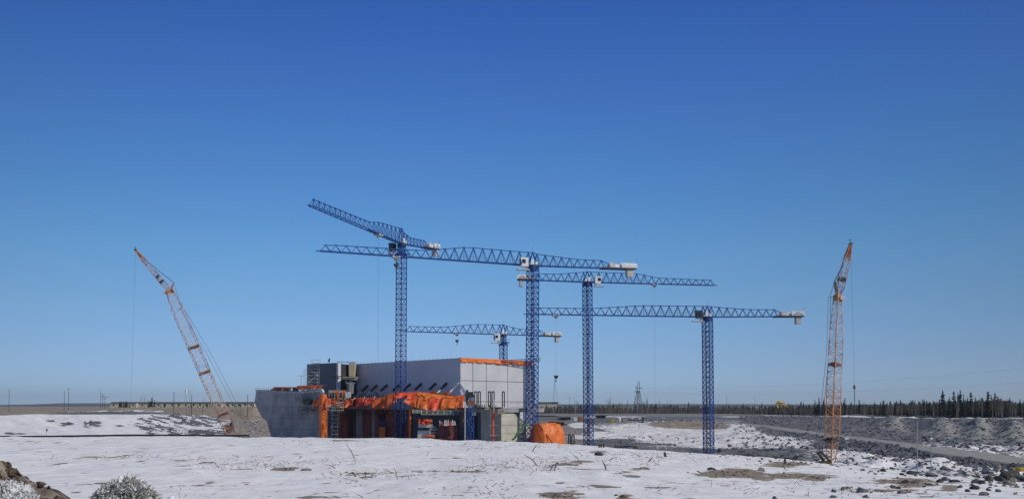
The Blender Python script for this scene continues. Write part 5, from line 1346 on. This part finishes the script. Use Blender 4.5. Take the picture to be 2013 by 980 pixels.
for k, (x, y, w_, lb) in enumerate(((1853, 766, 1.25, 'tallest bushy spruce, first of the tall row at the right'), (1866, 779, .9, 'shorter spruce between the first and second tall ones'), (1875, 768, 1.4, 'wide dark spruce, second of the tall row at the right'),
    (1883, 771, .7, 'thin spruce squeezed between two tall ones'), (1887.5, 765, .9, 'very slender spire of a spruce in the tall row'), (1894, 773, .7, 'slim spruce right of the slender spire'), (1902, 780, .9, 'low spruce left of the broad topped spruce'), (1908.5, 770, 1.6, 'broad topped spruce in the middle of the tall row'),
    (1917, 779, 1.0, 'small spruce right of the broad topped one'), (1931, 781, .8, 'small spruce in the gap of the tall row'), (1942, 768, 1.2, 'tall dark spruce right of the gap'), (1948.5, 775, .7, 'thin spruce touching the tall dark one'), (1956, 771, 1.15, 'tall spruce, last but one of the tall row'), (1961, 776, .7, 'slim spruce beside the last tall ones'),
    (1967, 781, .8, 'short spruce where the tall row slopes down'), (2005, 783, 1.0, 'pointed spruce near the right edge'), (1736.5, 785, 1.5, 'bushy spruce pair right of the hanging hook'), (1718.5, 787, .9, 'spruce just left of the bushy pair'), (1610, 780, 1.1, 'darkest tall spruce left of the orange boom'), (1602, 784, .9, 'second dark spruce left of the orange boom'),
    (1619, 783, .9, 'spruce touching the left side of the orange boom'), (1661, 780, .9, 'grey topped spruce just right of the orange boom'), (1689, 784, .8, 'spruce between the boom and the hanging hook'), (1816.5, 784, 1.0, 'lone pointed spruce left of the tall row'))):
    tree('spruce', x, y, rimd(x)+rnd.uniform(0, 5), lb, GS, w_*1.15)
for k in range(150):
    x = rnd.choice([rnd.uniform(1560, 2020), rnd.uniform(1780, 2020)]); yb = np.interp(x, [1560, 1700, 1850, 1960, 2013], [793, 790, 787, 783, 789])
    zn = 'left of the orange boom' if x < 1622 else 'between the orange boom and the hanging hook' if x < 1679 else 'between the hook and the tall spruce row' if x < 1845 else 'under the tall spruce row' if x < 1970 else 'near the right edge'
    tree('spruce', x, yb+rnd.uniform(-3, 12), rimd(x)+rnd.uniform(1, 26), 'small dark spruce along the snowy rim '+zn, 'small rim spruces '+zn, rnd.uniform(.8, 1.3))
for k in range(56):
    x = rnd.uniform(1640, 2020); yb = np.interp(x, [1640, 1850, 1960, 2013], [796, 786, 782, 791])
    zn = 'left of the tall spruce row' if x < 1845 else 'in front of the tall spruce row' if x < 1970 else 'near the right edge'
    tree('bare', x, yb+rnd.uniform(-3, 8), rimd(x)-rnd.uniform(0, 3), 'leafless pale barked tree on the snowy rim '+zn, 'leafless rim trees '+zn, rnd.uniform(.8, 1.4))
for k in range(46):
    x = rnd.choice([rnd.uniform(1160, 1340), rnd.uniform(1160, 1620)]); 
    tree('dead', x, rnd.choice([790, 786, 783, 779]) + rnd.uniform(-3, 3) if rnd.random() > .15 else rnd.uniform(774, 779), 545+rnd.uniform(0, 20), 'thin dead trunk sticking up above the distant forest', 'dead trunks above the forest', rnd.uniform(.6, 1.2))
for k, (x, y, kd_) in enumerate(((235, 788, 's'), (238, 786, 's'), (243, 787, 's'), (246.5, 787, 's'), (249, 786.5, 's'), (254.5, 789, 's'), (229, 789, 'd'), (275, 781, 'd'), (279, 775, 'd'), (284, 776, 'd'), (290, 779, 'd'), (295, 785, 's'), (292, 788, 's'), (300, 771, 'd'), (298.5, 780, 's'), (304, 784, 's'), (308, 784, 'd'), (267, 785, 'd'))):
    tree('spruce' if kd_ == 's' else 'dead', x, y, 560+rnd.uniform(0, 20), ('dark little spruce in the clump' if kd_ == 's' else 'thin dead tree')+' by the camp buildings, '+ord_[k]+' in the group', 'trees by the camp', 1.5 if kd_ == 's' else 1.2)
for k in range(22):
    x = rnd.uniform(315, 500); tree('spruce', x, rnd.uniform(791, 795), 570, 'tiny dark spruce in front of the beige camp buildings', 'tiny spruces in front of the camp', 2.2)
# the forest behind, read as one mass
m = MB(); rr = random.Random(77)
def stalk(x, d, h_, kind):
    g = float(HG(x, d))
    if kind == 0:
        w_ = h_*rr.uniform(.10, .18); k0 = len(m.v); n = 5
        for lay in range(4):
            z0 = g+h_*(.12+.2*lay); z1 = g+h_*min(1, .12+.2*lay+.42); ww = w_*(1-.2*lay)*rr.uniform(.7, 1.2); k0 = len(m.v); ph_ = rr.uniform(0, 6)
            for q in range(n): m.v.append((x+ww*math.cos(ph_+q*6.283/n)*rr.uniform(.6, 1.3), d+ww*math.sin(ph_+q*6.283/n), z0+rr.uniform(-.06, .06)*h_))
            m.v.append((x, d, z1))
            for q in range(n): m.f.append((k0+q, k0+(q+1) % n, k0+n))
def HG(x, d): return float(terrain(np.array([x]), np.array([d]), False)[0])-.3
for k in range(3600):
    px_ = rr.uniform(1030, 2400); d = (float(np.interp(px_, [1030, 1400, 1640, 1830, 2013], [600, 570, 440, 372, 350]))+rr.expovariate(1/55.)); x = P(px_, 800, d).x
    yb = np.interp(px_, [1030, 1200, 1500, 1700, 1850, 1960, 2013], [797, 794.5, 796, 793, 788, 784, 790]); h_ = max(2.5, P(px_, yb+rr.uniform(-1, 9)-(rr.uniform(0, 8) if rr.random() < .09 else 0), d).z-HG(x, d))
    stalk(x, d, min(h_, 11), 0)
o = m.build('forest', 'needle'); o['kind'] = 'stuff'; tag(o, 'dense dark forest along the horizon at the right', 'forest')
m = MB()
for k in range(5200):
    px_ = rr.uniform(1030, 2400); d = float(np.interp(px_, [1030, 1400, 1640, 1830, 2013], [592, 562, 436, 368, 345]))+rr.expovariate(1/18.); x = P(px_, 800, d).x; g = HG(x, d)
    yb = np.interp(px_, [1030, 1200, 1500, 1700, 1850, 1960, 2013], [799, 797, 798, 797, 791, 788, 794]); h_ = min(11, max(2, P(px_, yb+rr.uniform(-1, 9), d).z-g)); p0 = Vector((x, d, g)); p1 = p0+Vector((rr.uniform(-.06, .06)*h_, 0, h_)); m.beam(p0, p1, .11, .11, .3)
    for q in range(4):
        f_ = rr.uniform(.35, .95); g_ = p0+(p1-p0)*f_; m.beam(g_, g_+Vector((rr.uniform(-1, 1)*.12*h_, 0, .12*h_)), .05, .05, .4)
o = m.build('undergrowth', 'twig'); o['kind'] = 'stuff'; tag(o, 'grey brown leafless undergrowth in front of the dark forest', 'undergrowth')

# ------------------------------------------------------------------ rocks
BG = [(1981, 931, 21, 13, 'lichen', 'largest round boulder at the right edge with green lichen'), (1964, 939, 14, 8, 'rockdark', 'black boulder in the shadow left of the largest one'), (1991, 943, 10, 7, 'rocktan', 'tan rock tucked under the largest boulder'), (2010, 941, 6, 5, 'rockdark', 'dark rock cut by the right edge'),
      (1944, 941, 8, 5, 'rock', 'low grey rock left of the black boulder'), (1985, 948, 14, 6, 'rocktan', 'pale rounded rock in front of the largest boulder'), (1944.5, 939, 9, 8, 'lichen', 'squarish brown boulder left of the black one'), (1960, 916.5, 9, 9, 'rocktan', 'upright tan boulder beside the haul road'),
      (1931, 946, 8, 5, 'rockdark', 'dark flat rock in front of the squarish boulder'), (1919, 945, 13, 5.5, 'rock', 'wide low grey rock right of centre in the rock line'), (1915, 956.5, 11, 6, 'rockdark', 'dark pointed rock on the open snow at the right'), (1943, 960.5, 6, 4.5, 'rock', 'small pyramid shaped rock on the snow at the right'), (1963, 963, 8, 4, 'rock', 'low rock on the snow, nearest the right corner'),
      (1859, 939, 8, 7, 'rock', 'upright dark grey rock in the middle of the rock line'), (1848, 944, 9, 4, 'rockdark', 'flat dark rock left of the upright grey one'), (1877, 944, 12, 4, 'rockdark', 'long dark slab right of the upright grey rock'), (1887, 955, 6, 4, 'rock', 'small grey rock on the snow below the long slab'), (1831, 933, 13, 4.5, 'rockdark', 'flat brown black rock below the shorter pole'), (1793, 928, 16, 5, 'rockdark', 'broad dark rock at the foot of the tallest pole'),
      (1772, 931, 6, 3, 'rockdark', 'small dark rock left of the pole rocks'), (1693, 960.5, 15, 8.5, 'rock', 'big grey boulder with snow at its left on the open snow'), (1657, 959, 7, 4, 'rock', 'small rock pair left of the big grey boulder'), (1668, 958, 8, 3.5, 'rocktan', 'tan flat rock touching the small pair'), (1640, 964, 8, 3, 'rock', 'flat stone left of the small rock pair'), (1524, 978, 7, 5, 'rock', 'grey rock at the bottom edge below the sand'),
      (1638, 975, 9, 3, 'rock', 'low slab near the bottom edge right of the grey rock'), (1756, 955, 9, 5, 'rock', 'grey rock at the lower sand patch'), (1766, 957, 6, 4, 'rockdark', 'dark rock touching the lower sand patch'), (1773, 966, 10, 5, 'rocktan', 'tan rock below the lower sand patch'), (1703, 975, 8, 4, 'rocktan', 'tan rock at the bottom edge below the big boulder'), (1738, 922.5, 8, 5, 'rock', 'dark rock on the pit edge left of the poles'),
      (1398.5, 920, 9, 3.5, 'rockdark', 'black rock sitting on the largest sand patch'), (1180, 891, 12, 4.5, 'rockdark', 'dark brown root lump on the snow near the second mast'), (1543.5, 905, 4.5, 7, 'rocktan', 'upright pale stump shaped rock left of the orange boom'), (1556, 910, 9, 4, 'rocktan', 'tan rock beside the upright pale one'), (1495, 921, 8, 5, 'rocktan', 'brown pointed mound on the snow above the sand'), (1415, 879, 6, 5, 'rock', 'grey boulder just right of the rightmost mast foot'),
      (1487, 880, 8, 3, 'rock', 'low grey boulder at the foot of the thin pole'), (603, 922, 12, 3, 'rocktan', 'rounded brown stone among twigs in the left snow'), (1225, 975, 10, 4, 'clod', 'brown clod at the bottom edge near the middle'), (1210, 911, 0, 0, None, '')]
for k, (x, y, rx, ry, mt, lb) in enumerate(BG):
    if not mt: continue
    q = hit(x, y+ry*.75, 30, 240); s_ = q.y/FPX; lump(q+Vector((0, 0, ry*s_*.45)), rx*s_*.86, 500+k, mt, 'boulder', lb, 'boulder', (1.08, .85, 1.25*ry/rx), .5)
rr = random.Random(5); rest = []
for k in range(75):
    t = rr.random(); x = 1640+373*rr.random()**.8; yl = np.interp(x, [1640, 1830, 2013], [914, 936, 952]); y = yl+rr.expovariate(1/5.)*(1 if rr.random() < .75 else 3.5)
    if y > 978: continue
    q = hit(x, y, 30, 118); r_ = rr.uniform(.06, .16)+.26*rr.random()**3; rest.append((x, q, r_))
for k in range(60):
    x = rr.uniform(1400, 1660); yl = np.interp(x, [1400, 1640], [890, 912]); y = yl+rr.expovariate(1/4.); q = hit(x, y, 30, 130); rest.append((x, q, rr.uniform(.06, .22)))
libr = [lump((0, 0, -200), 1, 900+i, ('rock', 'rockdark', 'rocktan', 'rock')[i % 4], 'boulder', None, None, (1.2, .9, .62), .6, 2) for i in range(8)]
for k, (x, q, r_) in enumerate(sorted(rest, key=lambda e: e[0])):
    o = libr[k] if k < 8 else libr[k % 8].copy()
    if k >= 8: col.objects.link(o)
    o.name = 'rock'; o.location = q+Vector((0, 0, r_*.2)); o.scale = (r_, r_, r_); o.rotation_euler = (0, 0, rr.uniform(0, 6.28))
    zn = 'left of the orange boom' if x < 1640 else 'between the orange boom and the tallest pole' if x < 1800 else 'right of the tallest pole' if x < 1900 else 'among the big boulders near the right edge'
    cn = ['grey', 'blackish', 'tan', 'grey'][k % 4 if k < 8 else (k % 8) % 4]; tag(o, 'small %s rock on the snowy pit edge %s' % (cn, zn), 'rock', 'small %s rocks %s' % (cn, zn))
# rubble on the slopes, uncountable
def rubble(name, n, sampler, mt, label, seed, smin, smax):
    rr = random.Random(seed); V = []; F_ = []
    base = [Vector(p).normalized() for p in ((1,1,1),(-1,-1,1),(-1,1,-1),(1,-1,-1),(1.2,0,-.2),(-.3,-1.2,.1),(0,.2,1.3),(-1.2,.1,0))]
    fs = [(0,4,6),(4,3,5),(4,5,6),(6,5,1),(1,7,6),(6,7,0),(0,7,2),(0,2,4),(4,2,3),(2,7,3),(3,7,5),(5,7,1)]
    for i in range(n):
        x, y = sampler(rr); s_ = smin+(smax-smin)*rr.random()**3.2; k0 = len(V); a_ = rr.uniform(0, 6.28); c_, d_ = math.cos(a_), math.sin(a_); zq = rr.uniform(.5, .95)
        V.append((x, y, s_, k0)); 
        pts_ = []
        for b_ in base:
            j_ = rr.uniform(.7, 1.25)*s_; pts_.append((x+(b_.x*c_-b_.y*d_)*j_, y+(b_.x*d_+b_.y*c_)*j_, b_.z*j_*zq))
        F_.append(pts_)
    g = terrain(np.array([v[0] for v in V]), np.array([v[1] for v in V]))
    mb = MB()
    for (pts_, gz_) in zip(F_, g):
        k0 = len(mb.v); mb.v += [(a, b, c+gz_) for a, b, c in pts_]; mb.f += [tuple(k0+q for q in f_) for f_ in fs]
    o = mb.build(name, mt); o['kind'] = 'stuff'; tag(o, label, 'rubble')
def samp(px0, px1, f0, f1):
    def f(rr):
        px_ = rr.uniform(px0, px1); a = [float(np.interp(px_, cpx, KD[:, j])) for j in (f0[0], f1[0])]; lo = a[0]+f0[1]; hi = a[1]+f1[1]; d = rr.uniform(lo, hi); return (px_-1006.5)/FPX*d, d
    return f
rubble('rubble', 3800, samp(1430, 2100, (8, -7), (9, -1)), 'rock', 'loose grey rubble right below the haul road', 17, .12, .7)
rubble('rubble', 1500, samp(1430, 2100, (7, -10), (8, -2)), 'rock', 'loose grey rubble on the bank below the haul road', 11, .12, .75)
rubble('rubble', 5200, samp(1450, 2100, (10, 3), (13, -1)), 'rock', 'broken rock covering the cut face above the haul road', 12, .12, .7)
rubble('rubble', 900, samp(1380, 2100, (5, 6), (7, 0)), 'rockdark', 'dark rubble just beyond the snow edge', 13, .15, .7)
def sampL(rr):
    px_ = rr.uniform(1165, 1420); d = rr.uniform(262, 300) if rr.random() < .5 else rr.uniform(350, 430); return (px_-1006.5)/FPX*d, d
rubble('rubble', 700, sampL, 'rock', 'scattered rubble on the snowy bank between the crane masts', 14, .12, .6)
def sampC(rr):
    c = rr.choice(((300, 832, 26, 9), (330, 845, 40, 7), (390, 850, 50, 4), (375, 822, 36, 7), (420, 830, 36, 8), (182, 834, 14, 4), (133, 833, 9, 3), (230, 812, 110, 2.0), (500, 838, 28, 16)))
    px_ = c[0]+rr.gauss(0, .5)*c[2]; y = c[1]+rr.gauss(0, .5)*c[3]; d = float(np.interp(y, [800, 808, 817, 825, 837, 847, 858], [440, 425, 405, 386, 360, 335, 300])); return (px_-1006.5)/FPX*d, d
rubble('rubble', 800, sampC, 'rock', 'grey rocks poking through the snow of the far left bank', 15, .15, .75)

# ------------------------------------------------------------------ brush and sticks in the snow
for k, (x0, y0, x1, y1, r_) in enumerate(((681, 873, 699, 900, .055), (774, 917, 782, 942, .035), (643, 912, 663, 921, .05), (1031, 893, 1058, 914, .07), (1119, 886, 1147, 912, .05), (1183, 904, 1192, 922, .09), (1193, 904, 1213, 897, .06), (1045, 887, 1056, 874, .08), (1273, 907, 1284, 897, .10),
        (1237, 887, 1262, 898, .06), (1089, 925, 1091, 905, .05), (1080, 925, 1088, 912, .07), (1147, 895, 1130, 886, .04), (594, 896, 586, 900, .06), (455, 894, 475, 899, .05), (1352, 898, 1373, 909, .03), (835, 896, 845, 886, .035), (1455, 926, 1476, 922, .06), (1546, 924, 1551, 917, .03), (1290, 898, 1310, 900, .06))):
    a = hit(x0, max(y0, y1), 40, 150) if y0 > y1 else None
    q0, q1 = ((x0, y0), (x1, y1)) if y0 >= y1 else ((x1, y1), (x0, y0))
    g = hit(q0[0], q0[1], 40, 160); t = P(q1[0], q1[1], g.y+.2); m = MB(); mid = (g+t)/2+Vector((.03*k % .1, 0, .03))
    r_ *= .72; m.cyl(g-Vector((0, 0, .15)), mid, r_, r_*.8, 6); m.cyl(mid, t, r_*.8, r_*.4, 6); br = mid+(t-g)*.15
    m.cyl(mid, mid+Vector((rnd.uniform(-.25, .25), 0, rnd.uniform(.05, .25))), r_*.5, r_*.2, 5)
    tag(m.build('branch', 'wood'), ord_[k]+' in the list of fallen branches stuck in the snow' if False else ('thin branch slanting out of the snow below the grey wall' if k == 0 else 'dead branch sticking out of the snow'), 'branch', None if k == 0 else 'branches sticking out of the snow')
lump(hit(1308, 897, 60, 130)+Vector((0, 0, .15)), .22, 701, 'wood', 'stump', 'small dark forked stump on the snow right of the second mast', 'stump', (1, .8, 2.2), .9)
m = MB(); rr = random.Random(9)
zones = [(330, 520, 896, 906, 130), (380, 560, 910, 919, 150), (500, 620, 905, 925, 150), (630, 700, 900, 915, 90), (640, 780, 926, 942, 200), (790, 870, 925, 942, 130), (900, 960, 917, 924, 90), (930, 1110, 900, 925, 420), (1060, 1130, 870, 925, 260), (1170, 1300, 888, 915, 300),
         (1290, 1400, 890, 905, 160), (1400, 1560, 895, 925, 160), (540, 900, 862, 875, 200), (900, 1100, 862, 885, 240), (900, 1000, 935, 960, 60), (940, 1020, 968, 978, 60), (1440, 1760, 905, 965, 260), (300, 1000, 950, 978, 60), (1480, 1900, 960, 978, 140), (1100, 1500, 925, 975, 60), (60, 330, 893, 905, 90)]
for (x0, x1, y0, y1, n) in zones:
    for i in range(int(n*.75)):
        cxx = rr.uniform(x0, x1); cyy = rr.uniform(y0, y1)
        if cyy < 866+max(0, (cxx-1040))*.05: continue
        g = hit(cxx, cyy, 40, 160) if i % 3 == 0 else g+Vector((rr.gauss(0, .8), rr.gauss(0, 2.0), 0))
        if i % 3: g.z = ground(g.x, g.y)
        l = rr.uniform(.08, .42)*(1 if rr.random() < .93 else 2.2); flat = rr.random() < .86
        e = Vector((rr.uniform(-1, 1), rr.uniform(-.6, .6), rr.uniform(.0, .15) if flat else rr.uniform(.2, .9))).normalized()
        m.beam(g-Vector((0, 0, .02)), g+e*l, rr.uniform(.015, .045), None, .4)
o = m.build('brushwood', 'wood'); o['kind'] = 'stuff'; tag(o, 'scattered twigs and dead brush lying on the snow field', 'brushwood')

# ------------------------------------------------------------------ foreground shrub mound and bank
def frosty(c, r, n, seed, m1, m2, name, label, core, sz=.07, spike=None):
    rr = random.Random(seed); root = thing(name, c-Vector((0, 0, r)), label, 'shrub')
    lump(c, r*.86, seed, core, 'core', None, None, (1, 1, .95), .25, 3, parent=root)
    for nm, mt, frac in (('frosted_foliage', m1, .55), ('dry_foliage', m2, .45)):
        mb = MB()
        for i in range(int(n*frac)):
            z = rr.uniform(-.25, 1); a_ = rr.uniform(0, 6.283); q = math.sqrt(max(0, 1-z*z)); dr = Vector((q*math.cos(a_), q*math.sin(a_), z))
            if dr.y > .55: continue
            p_ = c+dr*r*rr.uniform(.84, 1.05); s_ = sz*rr.uniform(.5, 1.4)
            ax_ = (dr+Vector((rr.gauss(0, .5), rr.gauss(0, .5), rr.gauss(0, .5)))).normalized(); b_ = ax_.cross(Vector((rr.gauss(0, 1), rr.gauss(0, 1), rr.gauss(0, 1)))).normalized(); t_2 = ax_.cross(b_)
            k0 = len(mb.v)
            mb.v += [tuple(p_-ax_*s_*.4), tuple(p_+b_*s_*.33+t_2*s_*.12), tuple(p_+ax_*s_*.9), tuple(p_-b_*s_*.33+t_2*s_*.12), tuple(p_-t_2*s_*.18)]
            mb.f += [(k0, k0+1, k0+4), (k0+1, k0+2, k0+4), (k0+2, k0+3, k0+4), (k0+3, k0, k0+4), (k0, k0+3, k0+2, k0+1)]
        mb.build(nm, mt, root)
    return root
cM = P(246, 1000, 16.0); rM = 67/FPX*16.0
fm = frosty(Vector((cM.x, 16.0, P(246, 938+71, 16.0).z)), rM, 6500, 3, 'frost', 'dryleaf', 'frosted_shrub', 'round frost covered shrub at the bottom left', 'lichen', .042)
m = MB(); q = P(236, 936, 15.6); m.cyl(q-Vector((0, 0, .09)), q+Vector((.005, 0, .02)), .032, .026, 8); m.cyl(q+Vector((.01, 0, 0)), q+Vector((.035, 0, -.05)), .02, .028, 6); m.build('snow_cap', 'snowlump', fm)
lump(P(342, 985, 15.8), .12, 12, 'snowlump', 'snow_clump', 'small white snow clump right of the frosted shrub', 'snow clump', (1.2, 1, .9), .6)
lump(P(318, 984, 16.2), .13, 13, 'snowlump', 'snow_clump', 'thin snow ridge between the frosted shrub and the white clump', 'snow clump', (1.9, 1, .45), .6)
f2 = frosty(P(14, 1003, 5.2), .16, 3600, 8, 'frost', 'frost', 'frosted_shrub', 'frosted white shrub in the bottom left corner', 'dryleaf', .024)
lump(P(-20, 985, 5.3), .12, 14, 'frost', 'frost_clump', 'frosted clump cut by the left edge', 'frost clump', (1, 1, 1), .7)
rr = random.Random(21); m = MB()
for k in range(46):
    t = rr.random(); x = -70+190*t; yt = np.interp(x, [-70, 0, 40, 60, 90, 120], [918, 927, 937, 945, 962, 980]); y = yt+rr.uniform(2, 40)*(rr.random()); d_ = rr.uniform(8.0, 10.0)
    p_ = P(x, y, d_); g = ground(p_.x, p_.y)
    lump(Vector((p_.x, p_.y, g+.02)), rr.uniform(.025, .075), 1200+k, 'clod', 'soil_clod', 'brown frozen soil clod on the bank at the bottom left', 'soil clod', (1.4, 1, .6), .8, 2, group='soil clods on the near bank')
def sampB(rr):
    return BANK[0]+rr.gauss(.3, 1.6), BANK[1]+rr.gauss(-.2, 1.1)
rubble('soil_crumbs', 1500, sampB, 'clod', 'loose brown soil crumbs on the bank at the bottom left', 16, .012, .07)

# ------------------------------------------------------------------ thin cold air
m = MB(); m.box((0, 4700, 60), 22000, 9800, 160)
hz = m.build('haze', 'white', origin=(0, 0, 0)); hz['kind'] = 'stuff'
hm2 = bpy.data.materials.new('air'); hm2.use_nodes = True; hn = hm2.node_tree; hn.nodes.clear()
ho = hn.nodes.new('ShaderNodeOutputMaterial'); pv_ = hn.nodes.new('ShaderNodeVolumePrincipled')
pv_.inputs['Density'].default_value = 0.00008; pv_.inputs['Color'].default_value = (.92, .96, 1, 1); pv_.inputs['Anisotropy'].default_value = .2
hn.links.new(pv_.outputs[0], ho.inputs['Volume']); hz.data.materials.clear(); hz.data.materials.append(hm2)
# bare twigs standing in the two near shrubs
for root_, c_, r_, n_t, sd_ in ((fm, Vector((cM.x, 16.0, P(246, 1009, 16.0).z)), rM, 34, 5), (f2, P(14, 1003, 5.2), .16, 16, 6)):
    rr = random.Random(sd_); m = MB()
    for i in range(n_t):
        a_ = rr.uniform(0, 6.283); z = rr.uniform(.25, 1); q = math.sqrt(1-z*z); d_ = Vector((q*math.cos(a_), min(.3, q*math.sin(a_)), z)); p_ = c_+d_*r_*.9
        e_2 = p_+(d_+Vector((rr.gauss(0, .3), rr.gauss(0, .3), rr.gauss(0, .2))))*r_*rr.uniform(.1, .28); m.cyl(p_, e_2, r_*.012, r_*.006, 5)
        m.cyl(p_+(e_2-p_)*.5, e_2+Vector((rr.gauss(0, .06), 0, rr.gauss(0, .05)))*r_, r_*.008, r_*.004, 4)
    m.build('twig', 'twig', root_)
# small stones and dry grass showing through the snow
rr = random.Random(31); pts_f = []
for (cx, cy, rx, ry, n) in ((1435,931,72,8,150),(1550,935,46,6,90),(1605,938,30,5,50),(1540,912,44,4,60),(1775,945,58,6,110),(1800,952,40,5,50),(1262,920,22,3,25),(1100,974,48,5,70),(1225,976,16,4,20),(205,901,60,2,30),(560,922,28,3,30),
                            (700,930,45,3,40),(1110,912,40,4,60),(900,926,70,3,50),(1700,965,90,6,90),(680,866,150,4,60),(1000,872,110,4,60),(1300,892,110,5,70)):
    for i in range(n):
        x_, y_ = cx+rr.gauss(0, .5)*rx, cy+rr.gauss(0, .5)*ry
        if y_ < 979: pts_f.append(hit(x_, y_, 40, 160))
pts_f = pts_f[::2]; it_ = iter(pts_f)
rubble('pebbles', len(pts_f), lambda r_: (lambda q: (q.x, q.y))(next(it_)), 'clod', 'small stones and dirt crumbs on the bare patches of the snow field', 18, .03, .16)
m = MB()
for q in pts_f[::2]:
    for i in range(5):
        b_ = q+Vector((rr.gauss(0, .25), rr.gauss(0, .4), -.03)); b_.z = q.z-.03; m.beam(b_, b_+Vector((rr.gauss(0, .06), 0, rr.uniform(.08, .24))), .012, None, .3)
o = m.build('dry_grass', 'twig'); o['kind'] = 'stuff'; tag(o, 'thin dry grass blades on the bare patches of the snow field', 'dry grass')
